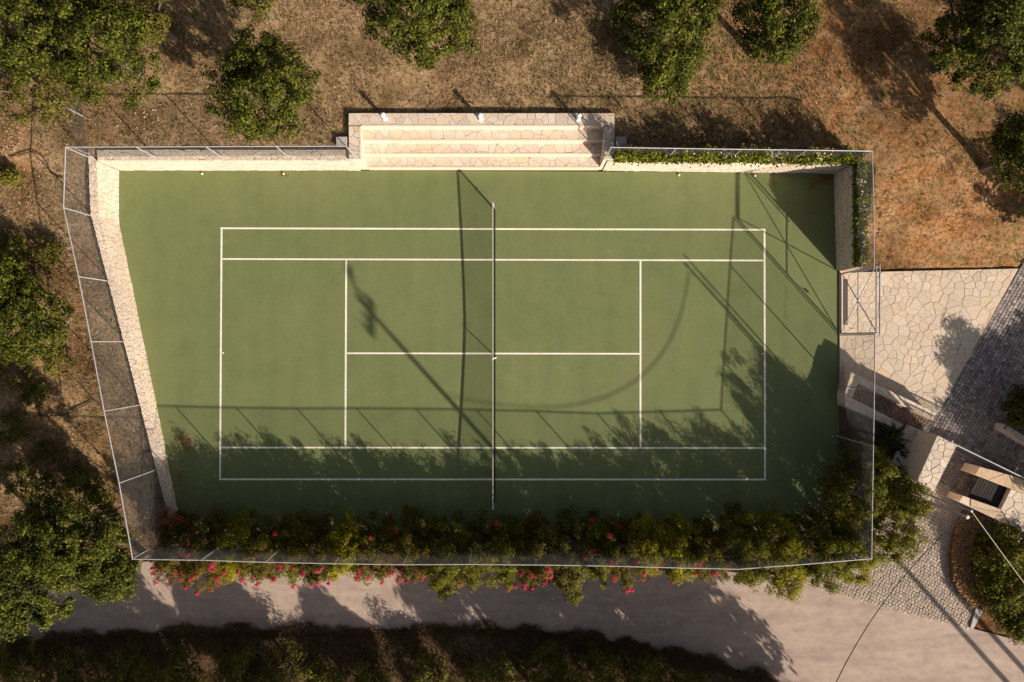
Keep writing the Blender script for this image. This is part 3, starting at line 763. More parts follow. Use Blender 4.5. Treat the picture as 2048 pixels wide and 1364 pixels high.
# brown curved bank wall
def bank():
    L = [(1932, 1022), (1914, 1060), (1905, 1110), (1907, 1160), (1922, 1192), (1946, 1216)]
    R = [(1972, 1030), (1950, 1075), (1940, 1125), (1944, 1165), (1955, 1196), (1962, 1208)]
    root = empty('rubble_wall', P(1925, 1120, 0), 'curved brown rubble wall beside the cobbled apron', 'wall')
    zt = .32; mb = MB(); fl, LL = polyline_fn([P2(*p, zt) for p in L]); fr, LR = polyline_fn([P2(*p, zt) for p in R])
    K = 24
    for i in range(K):
        a, b = fl(LL * i / K), fl(LL * (i + 1) / K); c, d = fr(LR * (i + 1) / K), fr(LR * i / K)
        mb.prism([(a.x, a.y), (d.x, d.y), (c.x, c.y), (b.x, b.y)], -.2, zt - .04)
    mb.build('core', m_brown, root)
    r = random.Random(9); mb = MB()
    for i in range(1500):
        s = r.random(); t = r.random(); p = fl(LL * s).lerp(fr(LR * s), t); rr = r.uniform(.025, .055); n = r.choice((5, 6, 7)); o = r.random() * 6
        q = [(p.x + rr * r.uniform(.7, 1.1) * math.cos(o + 6.283 * k / n), p.y + rr * r.uniform(.7, 1.1) * math.sin(o + 6.283 * k / n)) for k in range(n)]
        z = zt + r.uniform(-.03, .04); mb.prism(q, zt - .08, z, .02)
    tag(mb.build('rubble', m_rubble, root), kind='stuff')
bank()
tag(MB().prism([P2(1950, 1212), P2(1963, 1221), P2(1944, 1256), P2(1938, 1254)], -.2, .1, .01).build('kerb_slab', M('kerb_stone', [(.40, .38, .38), (.46, .44, .43)], None, 6, .1, .3, 60, .85)), 'grey stone slab edging the right corner of the cobbled apron', 'kerb')
block_wall('garden_wall', 'low stone garden wall at the right end of the dark cobbled drive', [P2(2010, 848, .6), P2(2090, 895, .6), P2(2085, 906, .6), P2(2005, 860, .6)], .6, .5, 77)

# ------------------------------------------------------------------ poles and cables
def catmull(a, b, sag, n=28):
    return [a.lerp(b, t) - Vector((0, 0, sag * 4 * t * (1 - t))) for t in [i / n for i in range(n + 1)]]
A = P(1935, 1034, 5.85); B = P(1943, 1022, 5.95)
pa = empty('steel_pole', (A.x, A.y, 0), 'grey steel utility pole with white cap beside the cobbled apron', 'pole')
MB().tube([(A.x, A.y, 0), A], [.055, .042], 12).build('shaft', m_pole, pa)
MB().tube([A, A + Vector((0, 0, .05))], [.075, .05], 12).build('cap', m_white, pa)
MB().tube([A + Vector((-.02, 0, -.25)), A + Vector((-.14, -.08, -.2))], .018, 6).build('hook', m_dark, pa)
pb = empty('steel_pole', (B.x, B.y, 0), 'thinner steel pole close behind, carrying the pale wire', 'pole')
MB().tube([(B.x, B.y, 0), B], [.036, .028], 10).build('shaft', m_pole, pb)
MB().tube([B, B + Vector((0, 0, .04))], [.05, .03], 10).build('cap', m_white, pb)
T = Vector((8.94, -15.6, 0))
pt = empty('utility_pole', T, 'tall timber utility pole below the lane with crossarm and lamp arm', 'pole')
MB().tube([T, T + Vector((0, 0, 10.7))], [.13, .08], 14).build('shaft', m_bark, pt)
MB().box((T.x - .07, T.y - 1.0, 10.2), (T.x + .07, T.y + .55, 10.36)).build('crossarm', m_bark, pt)
for dy in (-.9, -.45, .45):
    MB().tube([(T.x, T.y + dy, 10.36), (T.x, T.y + dy, 10.46), (T.x, T.y + dy, 10.6)], [.03, .06, .03], 8).build('insulator', m_dark, pt)
MB().tube([(T.x, T.y, 10.3), (T.x - .03, T.y + .25, 10.6), (T.x - .03, T.y + .5, 10.85), (T.x, T.y + .75, 10.92)], .05, 8).build('lamp_arm', m_gate, pt)
MB().tube([(T.x, T.y + .6, 10.9), (T.x, T.y + 1.0, 10.92)], [.11, .07], 8).build('lamp_head', m_gate, pt)
def cable(name, label, pts, r, mat):
    o = MB().tube(pts, r, 6).build(name, mat); tag(o, label, 'cable')
def quad(a, b, zs, n=30):
    c = np.polyfit([0, .376, .7, 1], zs, 2); out = []
    for i in range(n + 1):
        t = i / n; p = a.lerp(b, t); p.z = float(np.polyval(c, t)); out.append(p)
    return out
cable('overhead_cable', 'black overhead cable sagging across the lane from the steel pole', quad(A + Vector((-.12, -.07, -.15)), T + Vector((0, 0, 8.1)), [5.7, 5.16, 6.08, 8.1]), .018, m_black)
C1 = Vector((27.03, -20.94, 0)); C2 = Vector((27.6, -20.2, 0))
for C, h, lab in ((C1, 7.0, 'stout roadside pole whose shadow crosses the cobbled apron'), (C2, 6.0, 'slimmer roadside pole beside the stout one at the right end of the lane')):
    r_ = empty('roadside_pole', C, lab, 'pole')
    MB().tube([C, C + Vector((0, 0, h))], [.14, .10], 12).build('shaft', m_bark, r_)
    MB().tube([C + Vector((0, 0, h)), C + Vector((0, 0, h + .06))], [.12, .06], 12).build('cap', m_dark, r_)
cable('overhead_cable', 'pale overhead wire running to the lower right corner', catmull(B, C2 + Vector((0, 0, 5.9)), .6), .011, M('pale_wire', [(.55, .5, .36), (.6, .55, .4)], None, 3, .05, 0, 1, .6))

# irrigation hoses on the left ground
def hose(label, pts):
    out = []
    for a, b in zip(pts, pts[1:]):
        for i in range(6):
            t = i / 6; p = P(a[0] + (b[0] - a[0]) * t, a[1] + (b[1] - a[1]) * t, .9); z = gz(p.x, p.y); p = P(a[0] + (b[0] - a[0]) * t, a[1] + (b[1] - a[1]) * t, z); p.z = z + .05; out.append(p)
    tag(MB().tube(out, .02, 6).build('irrigation_hose', m_hose), label, 'hose', 'black hoses on the left ground')
hose('black irrigation hose curving beside the top left fence corner', [(20, 316), (45, 308), (65, 303), (85, 312), (96, 328), (102, 345), (118, 354), (130, 357)])
hose('black irrigation hose bending beside the left fence under the round bush', [(70, 528), (90, 521), (110, 519), (128, 527), (150, 560)])
hose('black irrigation hose running across the dark ground left of the fence', [(0, 834), (45, 825), (90, 832), (130, 830), (160, 815), (195, 795)])
hose('black irrigation hose inside the left fence beside the wall', [(285, 850), (286, 905), (292, 930), (303, 948)])

# ------------------------------------------------------------------ vegetation
def rdir(n, r):
    v = r.normal(size=(n, 3)); return v / np.linalg.norm(v, axis=1, keepdims=True)

def leaf_quads(p, nrm, L, Wd, r):
    n = len(p); nrm = nrm / (np.linalg.norm(nrm, axis=1, keepdims=True) + 1e-9)
    d = rdir(n, r); d -= nrm * (d * nrm).sum(1, keepdims=True); d /= np.linalg.norm(d, axis=1, keepdims=True) + 1e-9
    s = np.cross(nrm, d); k = r.uniform(.6, 1.25, (n, 1)) * .5
    a = d * L * k; b = s * Wd * k; bend = nrm * L * .18 * k
    return np.stack([p - a - bend, p + b - a * .1, p + a - bend, p - b - a * .1], 1)

def lump(d, seed):
    return .72 + .28 * (vnoise(d[:, 0] * 2.1 + seed, d[:, 1] * 2.1 + d[:, 2] * 1.7, 1.0, seed % 7) + vnoise(d[:, 0] * 4.5 - seed, d[:, 1] * 4.5 + d[:, 2] * 3, 1.0, 3))

def crown_clumps(c, rad, n, r, seed, low=-.35, inner=.36):
    d = rdir(n * 3, r); d = d[d[:, 2] > low][:n]
    f = (inner + (1 - inner) * r.random(len(d)) ** .6) * lump(d, seed)
    return np.array(c) + d * f[:, None] * np.array(rad), d

def foliage(clumps, dirs, cs, per, L, Wd, r, up=.5, flat=.7):
    k = len(clumps); idx = np.repeat(np.arange(k), per)
    size = r.uniform(.65, 1.3, k)[idx][:, None] * cs
    off = rdir(len(idx), r) * (r.random((len(idx), 1)) ** .45) * size; off[:, 2] *= flat
    p = clumps[idx] + off
    nrm = dirs[idx] * .5 + off / cs * .8 + rdir(len(idx), r) * .6; nrm[:, 2] += up
    return leaf_quads(p, nrm, L, Wd, r)

def tree(px, py, rpx, label, zc=2.75, rz=.98, mat=None, n=150, per=98, L=.13, Wd=.062, seed=1, ry=None, world=None, name='tree', group='trees around the court', cs=.34, base=None, lean=(0, 0), cat='tree', trunk_r=.13, low=-.35):
    r = np.random.default_rng(seed)
    if world is None:
        v = P(px, py, 3.0); b = gz(v.x, v.y) if base is None else base; z = b + zc; v = P(px, py, z)
        k = (1 - z / CAM_H) / PXM; rx = rpx * k; ryy = (ry or rpx) * k
    else:
        v = Vector((world[0], world[1], 0)); b = gz(v.x, v.y); z = b + zc; v.z = z; rx = rpx; ryy = ry or rpx
    rzz = (rx + ryy) / 2 * rz
    root = empty(name, (v.x + lean[0], v.y + lean[1], b), label, cat, group)
    cl, d = crown_clumps((v.x, v.y, z), (rx, ryy, rzz), n, r, seed, low)
    raw_np('crown', foliage(cl, d, cs, per, L, Wd, r), 4, mat or m_leaf_oak, root)
    mb = MB(); t0 = Vector((v.x + lean[0], v.y + lean[1], b - .1)); t1 = Vector((v.x + lean[0] * .4, v.y + lean[1] * .4, b + max(.3, zc - rzz * .75)))
    mb.tube([t0, t0.lerp(t1, .5) + Vector((.04, -.03, 0)), t1], [trunk_r * 1.3, trunk_r, trunk_r * .85], 9)
    for i in range(9):
        q = Vector(cl[int(i * len(cl) / 9)]); m = t1.lerp(q, .5) + Vector((0, 0, .12))
        mb.tube([t1 - Vector((0, 0, .1)), m, q], [trunk_r * .55, trunk_r * .35, trunk_r * .1], 6)
    mb.build('trunk', m_bark, root)
    return root

# trees of the upper ground, left to right
tree(205, 95, 112, 'large dark bushy tree right of the group in the top left corner', n=190, seed=21, ry=108)
tree(45, 40, 120, 'broad dark tree filling the top left corner of the picture', n=200, seed=22, zc=3.0)
tree(70, 180, 72, 'loose yellowish green low tree under the top left corner trees', n=70, per=60, mat=m_leaf_olive, seed=23, zc=1.6, L=.15, Wd=.05)
tree(290, 25, 62, 'thin pale green tree overlapping the right of the top left group', n=55, per=55, mat=m_leaf_olive, seed=24, zc=2.4, L=.15, Wd=.05)
tree(530, 178, 112, 'round dark green tree standing just above the fence left of the seating', n=190, seed=25, ry=106)
tree(505, -20, 48, 'small tree cut by the top edge above the round tree', n=60, seed=35, zc=2.2, mat=m_leaf_olive)
tree(838, 28, 114, 'wide green tree cut by the top edge above the stone seating', n=190, seed=26, ry=98)
tree(1335, 45, 104, 'tall dark tree at the top right of the seating with low skirts', n=180, seed=27, ry=108)
tree(1335, 152, 55, 'low bushy green growth at the foot of the tall dark tree', n=60, seed=28, zc=1.0, name='bush', cat='bush', group='bushes around the court')
tree(1548, 45, 82, 'slender dark tree between the tall tree and bare red soil', n=120, seed=29, ry=96)
tree(1968, 75, 118, 'large dark tree in the top right corner', n=200, seed=30, zc=3.2)
tree(2062, 300, 80, 'dark tree cut by the right edge above the terrace', n=110, seed=31, ry=85)
# left side
tree(45, 640, 95, 'large dark green bush beside the middle of the left fence', n=130, seed=32, zc=1.7, ry=92, name='bush', cat='bush', group='bushes around the court', rz=.75)
tree(-5, 560, 62, 'leafy bush at the left edge above the large dark bush', n=70, seed=33, zc=1.9, name='bush', cat='bush', group='bushes around the court')
tree(132, 1082, 112, 'big spreading tree beside the lower left fence corner', n=240, seed=34, zc=3.7, ry=95, mat=m_leaf_oak)
tree(45, 1175, 100, 'wide leafy tree leaning over the lane at the left edge', n=180, seed=36, zc=3.5, ry=90)
tree(222, 1150, 54, 'light green leafy tree overhanging the lane by the fence corner', n=100, seed=37, zc=2.7, ry=52)
tree(330, 1045, 26, 'small rusty dry bush inside the lower left fence corner', n=30, per=40, mat=m_dry, seed=38, zc=.5, name='bush', cat='bush', group='bushes around the court', L=.12, cs=.2, trunk_r=.03)
for i, (x, y, q) in enumerate([(95, 505, 30), (20, 500, 42), (115, 720, 34), (30, 745, 46), (70, 790, 26), (20, 860, 36), (95, 905, 24), (30, 955, 44), (150, 960, 28), (85, 985, 36), (195, 985, 26), (15, 350, 18)]):
    tree(x, y, q, f'low dark undergrowth bush left of the left fence, {["first", "second", "third", "fourth", "fifth", "sixth", "seventh", "eighth", "ninth", "tenth", "eleventh", "twelfth"][[11, 1, 0, 2, 3, 4, 5, 6, 7, 8, 9, 10].index(i)]} from the top', n=26, per=60, mat=m_leaf_dark if i % 3 else m_leaf_olive, seed=300 + i, zc=.45, name='undergrowth_bush', cat='bush', group='undergrowth along the left edge', trunk_r=.03, L=.12, Wd=.05, cs=.24, rz=.7)
# dark scrub below the lane
scrub = [(40, 1340, 62), (150, 1352, 55), (255, 1335, 50), (360, 1350, 58), (470, 1338, 50), (575, 1340, 56), (740, 1366, 45), (860, 1350, 42), (980, 1352, 50), (1090, 1330, 46), (1190, 1345, 52), (1290, 1352, 50), (1380, 1368, 40), (655, 1372, 40), (1120, 1372, 50), (240, 1385, 60), (520, 1390, 55), (880, 1395, 45)]
words = ['first', 'second', 'third', 'fourth', 'fifth', 'sixth', 'seventh', 'eighth', 'ninth', 'tenth', 'eleventh', 'twelfth', 'thirteenth', 'fourteenth', 'fifteenth', 'sixteenth', 'seventeenth', 'eighteenth', 'nineteenth', 'twentieth', 'twenty-first', 'twenty-second', 'twenty-third']
for i, (x, y, r) in enumerate(sorted(scrub)):
    tree(x, y, r, f'dark shaded scrub bush below the lane, {words[i]} from the left edge', n=45, per=55, mat=m_leaf_dark, seed=60 + i, zc=.8, name='scrub_bush', cat='bush', group='scrub below the lane', trunk_r=.04, L=.12, Wd=.045, cs=.28)
# bottom right oleander bed
for i, (x, y, r, lab) in enumerate([(2010, 1100, 62, 'glossy shrub behind the curved rubble wall, nearest the niche pier'), (2015, 1180, 62, 'glossy shrub behind the curved rubble wall, middle of the bed'), (2040, 1235, 45, 'glossy shrub at the lower end of the bed by the lane')]):
    tree(x, y, r, lab, n=90, per=70, mat=m_leaf_ole, seed=90 + i, zc=.75, rz=.6, name='shrub', cat='shrub', group='shrubs in the right hand bed', trunk_r=.05, L=.17, Wd=.05)
tree(2070, 815, 52, 'dark hedge plant at the right edge above the low garden wall', n=90, seed=95, zc=1.1, name='shrub', cat='shrub', group='shrubs in the right hand bed', trunk_r=.06)

# off-frame trees whose shade falls into the picture
for i, (x, y, r, zc, lab) in enumerate([
        (-8.0, -17.4, 1.45, 3.1, 'leafy tree below the lane shading its left part'), (-3.2, -17.5, .95, 3.0, 'small leafy tree below the lane left of centre'),
        (2.9, -17.2, 2.0, 3.4, 'leafy tree below the lane near its middle'), (6.6, -17.4, 2.2, 3.6, 'leafy tree below the lane right of its middle'),
        (10.6, -17.6, 2.3, 3.6, 'leafy tree below the lane where it widens'), (14.0, -18.6, 2.0, 3.4, 'leafy tree below the widening lane further right'),
        (-12.0, -18.0, 2.0, 3.2, 'leafy tree below the lane at its left end'), (-16.3, -17.6, 2.0, 3.2, 'leafy tree near the lower left picture corner'), (-20.5, -17.0, 2.2, 3.2, 'leafy tree beyond the lower left picture corner'),
        (25.3, -7.4, 1.9, 2.4, 'leafy tree right of the drive behind the garden wall'), (28.0, -7.6, 2.0, 3.0, 'tall leafy tree right of the dark drive'),
        (24.0, -5.6, 1.4, 1.9, 'round leafy tree just behind the low garden wall'), (26.6, -4.9, 1.4, 1.9, 'leafy tree right of the drive level with the terrace'), (30.5, -10.5, 2.4, 3.4, 'tall leafy tree beyond the drive further right'), (24.6, 3.6, 2.0, 3.0, 'leafy tree right of the red soil slope'), (26.0, 7.5, 2.4, 3.2, 'leafy tree right of the upper red soil'), (27.5, 11.0, 2.4, 3.2, 'leafy tree beyond the upper right corner')]):
    tree(0, 0, r, lab, zc=zc, n=120, per=60, L=.24, Wd=.13, cs=.42, seed=120 + i, world=(x, y), group='trees beyond the picture edge', rz=.9)

# oleander hedge along the bottom fence
hedge = []
def shrub(i, X, Y, rx, ry, h, mat, flo, label, seed, L=.14, Wd=.036, n=95, per=100):
    r = np.random.default_rng(seed); b = -.04
    root = empty('oleander_shrub', (X, Y, b), label, 'shrub', 'oleander hedge below the court')
    cl, d = crown_clumps((X, Y, h * .52), (rx, ry, h * .5), int(n * .9), r, seed, -.7, .35)
    cl[:, 2] -= np.clip(d[:, 1], 0, 1) * .30 * h; d[:, 2] += .25 * r.random(len(d)); raw_np('foliage', foliage(cl, d, .26, per, L, Wd, r, .9, 1.15), 4, mat, root)
    mb = MB()
    for k in range(12):
        q = Vector(cl[k * 5 % len(cl)]); a = Vector((X + r.uniform(-.25, .25), Y + r.uniform(-.2, .2), b - .05))
        mb.tube([a, a.lerp(q, .5) + Vector((0, 0, .2)), q], [.03, .022, .008], 5)
    mb.build('stems', m_bark, root)
    if flo:
        sel = np.where((d[:, 2] > -.55) & ((d[:, 1] < -.15) | (r.random(len(d)) < .12)))[0]; r.shuffle(sel); sel = sel[:int(flo * 1.1)]
        c = cl[sel] + d[sel] * .26
        for q, e in zip(c, d[sel]):
            raw_np('flower_cluster', foliage(q[None], e[None], .11, 52, .062, .052, r, .8, .9), 4, m_flower_red, root)
    return root
hx = [(345, 22, 'r'), (405, 24, 'r'), (455, 3, 'y'), (515, 18, 'r'), (575, 12, 'g'), (625, 24, 'r'), (685, 3, 'y'), (745, 22, 'r'), (820, 26, 'r'), (890, 2, 'g'), (955, 0, 'g'), (1015, 2, 'g'), (1070, 34, 'r'), (1135, 0, 'd'), (1195, 4, 'g'), (1245, 20, 'r'), (1300, 4, 'y'), (1365, 6, 'y'), (1425, 12, 'r'), (1500, 0, 'g'), (1570, 2, 'y'), (1640, 0, 'g'), (1705, 0, 'y')]
look = {'r': 'red flowering oleander shrub', 'y': 'yellowish green oleander shrub', 'g': 'green oleander shrub', 'd': 'drab olive green oleander shrub'}
mats = {'r': m_leaf_red, 'y': m_leaf_yel, 'g': m_leaf_ole, 'd': m_leaf_olive}
hr = random.Random(4)
for i, (x, flo, k) in enumerate(hx):
    z = 1.9; X = P(x, 0, z).x; big = x > 1470
    Y = -8.74 + hr.uniform(-.12, .12) - (.12 if x > 860 and x < 1000 else 0) + (.15 if x > 1560 else 0)
    bulge = {890: .3, 1135: .4, 1570: .25}.get(x, 0)
    shrub(i, X, Y - bulge * .8, hr.uniform(.85, 1.05), hr.uniform(1.2, 1.42) + (.2 if big else 0) + bulge, hr.uniform(2.9, 3.3) if big else hr.uniform(2.45, 2.95), mats[k], flo, f'{look[k]}, {words[i]} from the left in the hedge', 200 + i, n=100 if not big else 130)
for i, (x, y, r, h, lab) in enumerate([(1775, 1060, 1.35, 3.6, 'tall oleander shrub outside the lower right fence corner'), (1800, 985, 1.1, 3.6, 'tall oleander shrub beside the sunlit gate pier'), (1705, 985, 1.1, 3.4, 'shaded oleander shrub inside the lower right fence corner'), (1735, 920, .8, 2.9, 'dark oleander shrub at the fence beside the spiky plant')]):
    v = P(x, y, h * .5); shrub(30 + i, v.x, v.y, r, r, h, m_leaf_ole, 0, lab, 240 + i, n=110)

# spiky plant
def spiky():
    p = P(1768, 885, .9); root = empty('spiky_plant', (p.x, p.y, 0), 'dark spiky strap leaved plant beside the stone ledge', 'plant')
    MB().tube([(p.x, p.y, -.1), (p.x + .03, p.y, .7)], [.09, .06], 9).build('stem', m_bark, root)
    r = random.Random(5); mb = MB()
    for hx_, hy_, hz_ in ((0, 0, .9), (.35, .25, .75), (-.3, -.25, .8), (.3, -.3, .7)):
        for i in range(46):
            a = r.uniform(0, 6.283); e = r.uniform(-.1, 1.2); l = r.uniform(.6, 1.1); w = .036
            d = Vector((math.cos(a), math.sin(a), 0)); s = Vector((-d.y, d.x, 0)) * w
            o = Vector((p.x + hx_, p.y + hy_, hz_)); m = o + d * l * .5 * math.cos(e * .8) + Vector((0, 0, l * .5 * math.sin(e))); t = o + d * l * math.cos(e * .6) + Vector((0, 0, l * .75 * math.sin(e) - .12))
            mb.add([o - s * .6, o + s * .6, m + s, m - s, t], [(0, 1, 2, 3), (3, 2, 4)])
    mb.build('leaves', m_strap, root)
spiky()

# jasmine vines over the top right walls
def vine(label, P0, P1, zlo, zhi, thick, n, nf, seed, side, mat=None):
    r = np.random.default_rng(seed)
    root = empty('flowering_vine', (P0[0], P0[1], zlo), label, 'vine', 'vines on the top right walls')
    t = r.random(n); cov = vnoise(t * 40, np.zeros(n) + seed, 2.2, 2); v = r.random(n) ** 1.5
    cov = .6 * cov + .4 * vnoise(t * 40, np.zeros(n) + 5, .7, 5); keep = cov + .25 * (1 - v) > .43; t = t[keep]; v = v[keep]
    def pos(t, v, r):
        X = P0[0] + (P1[0] - P0[0]) * t; Y = P0[1] + (P1[1] - P0[1]) * t; k = len(t)
        off = (r.normal(size=k) * .45 + .35 * (1 - v)) * thick
        hgt = zlo + (zhi - zlo) * v * (.55 + .6 * vnoise(t * 40, np.ones(k) * 3, 1.5, 4))
        return np.stack([X + off * side[0], Y + off * side[1], hgt + r.normal(size=k) * .04], -1)
    p = pos(t, v, r); nrm = rdir(len(p), r); nrm[:, 2] += .9; nrm[:, 0] += side[0] * .4; nrm[:, 1] += side[1] * .4
    raw_np('foliage', leaf_quads(p, nrm, .13, .08, r), 4, mat or m_leaf_vine, root)
    tf = r.random(nf); c = vnoise(tf * 40, np.zeros(nf) + 9, 3, 6); tf = tf[c > .45]; vf = r.random(len(tf)) ** 1.1
    if seed == 71: tf = tf ** .6
    p = pos(tf, vf, r); p[:, 2] += .08; nrm = rdir(len(p), r); nrm[:, 2] += 1.2
    tag(raw_np('flowers', leaf_quads(p, nrm, .07, .065, r), 4, m_flower_white, root), kind='stuff')
    mb = MB()
    for k in range(14):
        t0 = r.random(); q = [Vector((P0[0] + (P1[0] - P0[0]) * (t0 + .03 * j), P0[1] + (P1[1] - P0[1]) * (t0 + .03 * j), zlo + (zhi - zlo) * .2 * j * r.random())) for j in range(4)]
        mb.tube(q, .012, 5)
    mb.build('stems', m_bark, root)
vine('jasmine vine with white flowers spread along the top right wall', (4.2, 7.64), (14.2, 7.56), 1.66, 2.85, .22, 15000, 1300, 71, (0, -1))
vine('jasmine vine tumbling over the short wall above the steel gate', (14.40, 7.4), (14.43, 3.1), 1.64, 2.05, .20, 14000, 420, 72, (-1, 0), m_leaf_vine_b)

# dry and green grass, weeds, pebbles, litter
def region_pts(n, x0, x1, y0, y1, r):
    X = r.uniform(x0, x1, n); Y = r.uniform(y0, y1, n); return X, Y
def blocked(X, Y, grow=0):
    b = inpoly(X, Y, ROAD) | inpoly(X, Y, PATIO) | inpoly(X, Y, DRIVE_UP) | inpoly(X, Y, DRIVE_LO)
    outer = [(-17.6, 7.95), (-6.78, 7.95), (-6.78, 9.44), (4.27, 9.44), (4.27, 7.95), (14.6, 7.9), (14.6, 2.9), (14.4, 2.9), (14.3, -8.3), (-14.95, -8.3), (-17.6, 5.3)]
    return b | inpoly(X, Y, outer)
def grass(name, label, X, Y, hmin, hmax, wd, mat, r, blades=3):
    n = len(X); X = np.repeat(X, blades); Y = np.repeat(Y, blades); k = len(X)
    X = X + r.normal(size=k) * .025; Y = Y + r.normal(size=k) * .025
    Z = g(X, Y) + (vnoise(X, Y, .8, 1) - .5) * .05 + (vnoise(X, Y, .3, 2) - .5) * .03 + (vnoise(X, Y, 4, 3) - .5) * .08 * (Y > 8) - .01
    Z = Z + (Y < -12.6) * .12 * sstep(-12.6, -13.6, Y)
    a = r.uniform(0, 6.283, k); h = r.uniform(hmin, hmax, k); b = r.uniform(0, 6.283, k); ln = r.uniform(.2, 1.3, k) * h
    p = np.stack([X, Y, Z], -1); s = np.stack([np.cos(a) * wd, np.sin(a) * wd, np.zeros(k)], -1)
    t = p + np.stack([np.cos(b) * ln, np.sin(b) * ln, h], -1)
    o = raw_np(name, np.stack([p - s, p + s, t], 1), 3, mat); tag(o, label, 'grass', kind='stuff')
r = np.random.default_rng(77)
X, Y = region_pts(170000, -26, 26, -10, 19, r)
ok = ~blocked(X, Y) & ~((np.abs(X) < 14) & (Y < 7)) & ~((X > 14.3) & (Y < 2.8)) & (.7 * vnoise(X, Y, 1.7, 8) + .4 * vnoise(X, Y, .5, 10) + .45 * vnoise(X, Y, .2, 9) > .70 + .16 * sstep(8, 15, X))
grass('dry_grass', 'short dry straw coloured grass on the open ground', X[ok], Y[ok], .03, .13, .016, m_straw, r, 3)
X, Y = region_pts(26000, -26, 26, -8, 19, r)
ok = ~blocked(X, Y) & ~((np.abs(X) < 14) & (Y < 7)) & ~((X > 14.3) & (Y < 2.8)) & (vnoise(X, Y, 1.6, 11) * .6 + vnoise(X, Y, .5, 12) * .4 > .58)
grass('green_weeds', 'scattered low green weeds in the dry grass', X[ok], Y[ok], .04, .13, .018, m_green, r, 4)
X, Y = region_pts(3000, 14.55, 15.4, 3.2, 7.3, r); ok = (X - 14.6 + .5 * vnoise(X, Y, .6, 13) < .65)
grass('green_grass', 'bright green grass strip behind the short wall above the gate', X[ok], Y[ok], .08, .22, .014, m_green, r, 3)
X, Y = region_pts(30000, -24, 16, -16.5, -12.4, r); ok = ~inpoly(X, Y, ROAD) & (vnoise(X, Y, .8, 14) > .3)
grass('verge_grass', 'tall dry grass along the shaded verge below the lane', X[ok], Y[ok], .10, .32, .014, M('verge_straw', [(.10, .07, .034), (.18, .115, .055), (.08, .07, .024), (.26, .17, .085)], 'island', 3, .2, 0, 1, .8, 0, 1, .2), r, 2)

edge = [P2(*p) for p in [(-60, 1294), (0, 1288), (300, 1266), (520, 1262), (720, 1266), (900, 1256), (1050, 1261), (1180, 1274), (1330, 1304), (1470, 1338), (1560, 1366)]]
fe, Le = polyline_fn(edge); tt = r.random(15000) * Le
pe = np.array([fe(t) for t in tt]); w_ = vnoise(pe[:, 0], pe[:, 1] * 0, .9, 21) * .5 + vnoise(pe[:, 0], pe[:, 1] * 0, .3, 22) * .3
X = pe[:, 0] + r.normal(size=len(pe)) * .08; Y = pe[:, 1] - .3 + r.random(len(pe)) * (w_ * 1.3 - .05)
grass('verge_tufts', 'ragged brown grass tufts spilling over the lower edge of the lane', X, Y, .06, .26, .018, M('brown_tuft', [(.12, .075, .04), (.22, .135, .065), (.08, .06, .025), (.30, .19, .095)], 'island', 3, .2, 0, 1, .8, 0, 1, .2), r, 3)

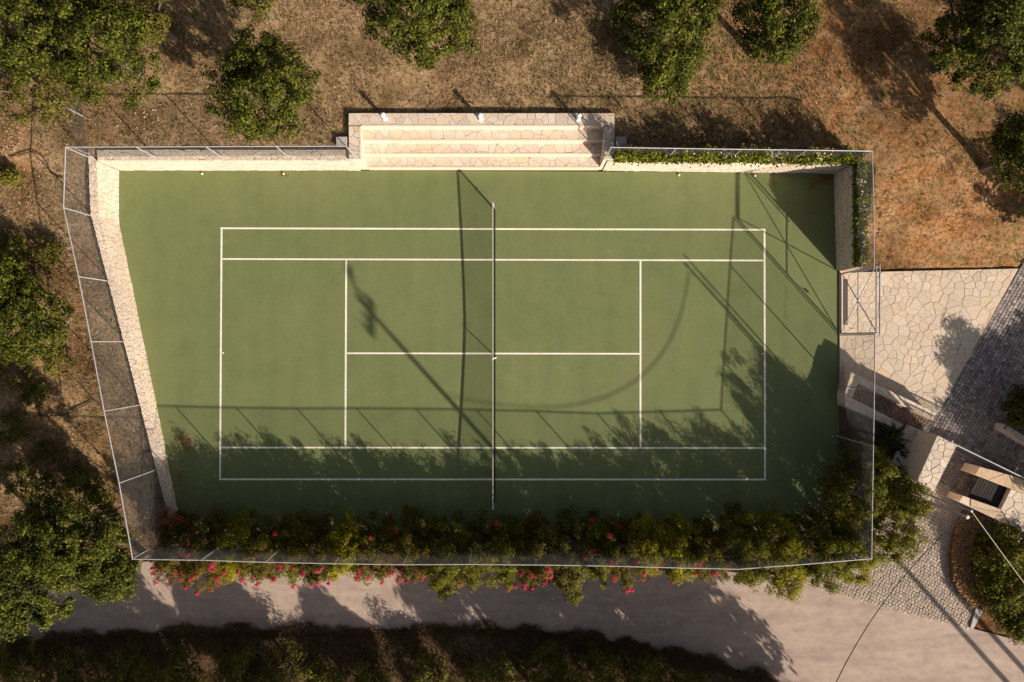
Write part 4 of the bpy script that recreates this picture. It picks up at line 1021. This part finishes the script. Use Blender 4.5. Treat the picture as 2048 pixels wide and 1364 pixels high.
def pebbles(name, label, X, Y, smin, smax, mat, r):
    mb = MB(); Z = g(X, Y) + (vnoise(X, Y, .8, 1) - .5) * .05 + (vnoise(X, Y, .3, 2) - .5) * .03
    for x, y, z in zip(X, Y, Z):
        s = r.uniform(smin, smax); o = r.random() * 6; n = 5
        q = [(x + s * r.uniform(.6, 1.1) * math.cos(o + 6.283 * k / n), y + s * r.uniform(.6, 1.1) * math.sin(o + 6.283 * k / n)) for k in range(n)]
        mb.prism(q, z - .02, z + s * .6, s * .3)
    tag(mb.build(name, mat), label, 'stones', kind='stuff')
X, Y = region_pts(5200, -24, -14.6, -8, 10, r); ok = ~blocked(X, Y) & (vnoise(X, Y, 1.5, 15) > .38) & (r.random(len(X)) < sstep(-7, 6, Y) * .75 + .25)
pebbles('pale_pebbles', 'pale pebbles scattered over the ground left of the court', X[ok], Y[ok], .012, .045, m_pebble, r)
tt = r.random(1500) * Le; pe = np.array([fe(t) for t in tt]); X = pe[:, 0]; Y = pe[:, 1] + .05 + np.abs(r.normal(size=len(pe))) * .22
pebbles('verge_gravel', 'loose gravel along the lower edge of the lane', X, Y, .008, .03, m_pebble, r)
X, Y = region_pts(700, 10, 24, 3, 16, r); ok = ~blocked(X, Y)
pebbles('soil_clods', 'small stones on the red soil right of the court', X[ok], Y[ok], .01, .035, m_pebble, r)

def litter(name, label, spots, mat, r, L=.07):
    ps = []
    for (px, py, sx, sy, n) in spots:
        c = P(px, py, 0); q = r.normal(size=(n, 2)) * [sx / PXM, sy / PXM]
        ps.append(np.stack([c.x + q[:, 0], c.y + q[:, 1], r.uniform(.006, .03, n)], -1))
    p = np.concatenate(ps); nrm = rdir(len(p), r) * .35; nrm[:, 2] += 1
    tag(raw_np(name, leaf_quads(p, nrm, L, L * .6, r), 4, mat), label, 'leaf litter', kind='stuff')
litter('fallen_leaves', 'rust brown fallen leaves on the court near the left wall', [(358, 875, 7, 4, 60), (374, 884, 7, 8, 110), (372, 900, 4, 5, 30), (360, 955, 5, 14, 50), (408, 992, 6, 12, 50), (385, 1030, 12, 9, 90), (440, 1015, 16, 5, 70), (455, 1040, 20, 6, 60)], m_dry, r)
litter('fallen_leaves', 'brown fallen leaves blown into the shaded top right corner', [(1640, 362, 16, 5, 160), (1655, 355, 9, 4, 120), (1625, 374, 6, 4, 40), (1547, 364, 4, 3, 45), (567, 350, 5, 2, 25)], m_dry, r)
n = 420; X = r.uniform(-15, 14, n); Y = -8.0 + np.abs(r.normal(size=n)) * 1.6; Y[:90] = r.uniform(-7, 7.2, 90)
p = np.stack([X, Y, r.uniform(.006, .02, n)], -1); nrm = rdir(n, r) * .3; nrm[:, 2] += 1
tag(raw_np('fallen_leaves', leaf_quads(p, nrm, .06, .03, r), 4, m_dry), 'scattered fallen leaves along the hedge side of the court', 'leaf litter', kind='stuff')
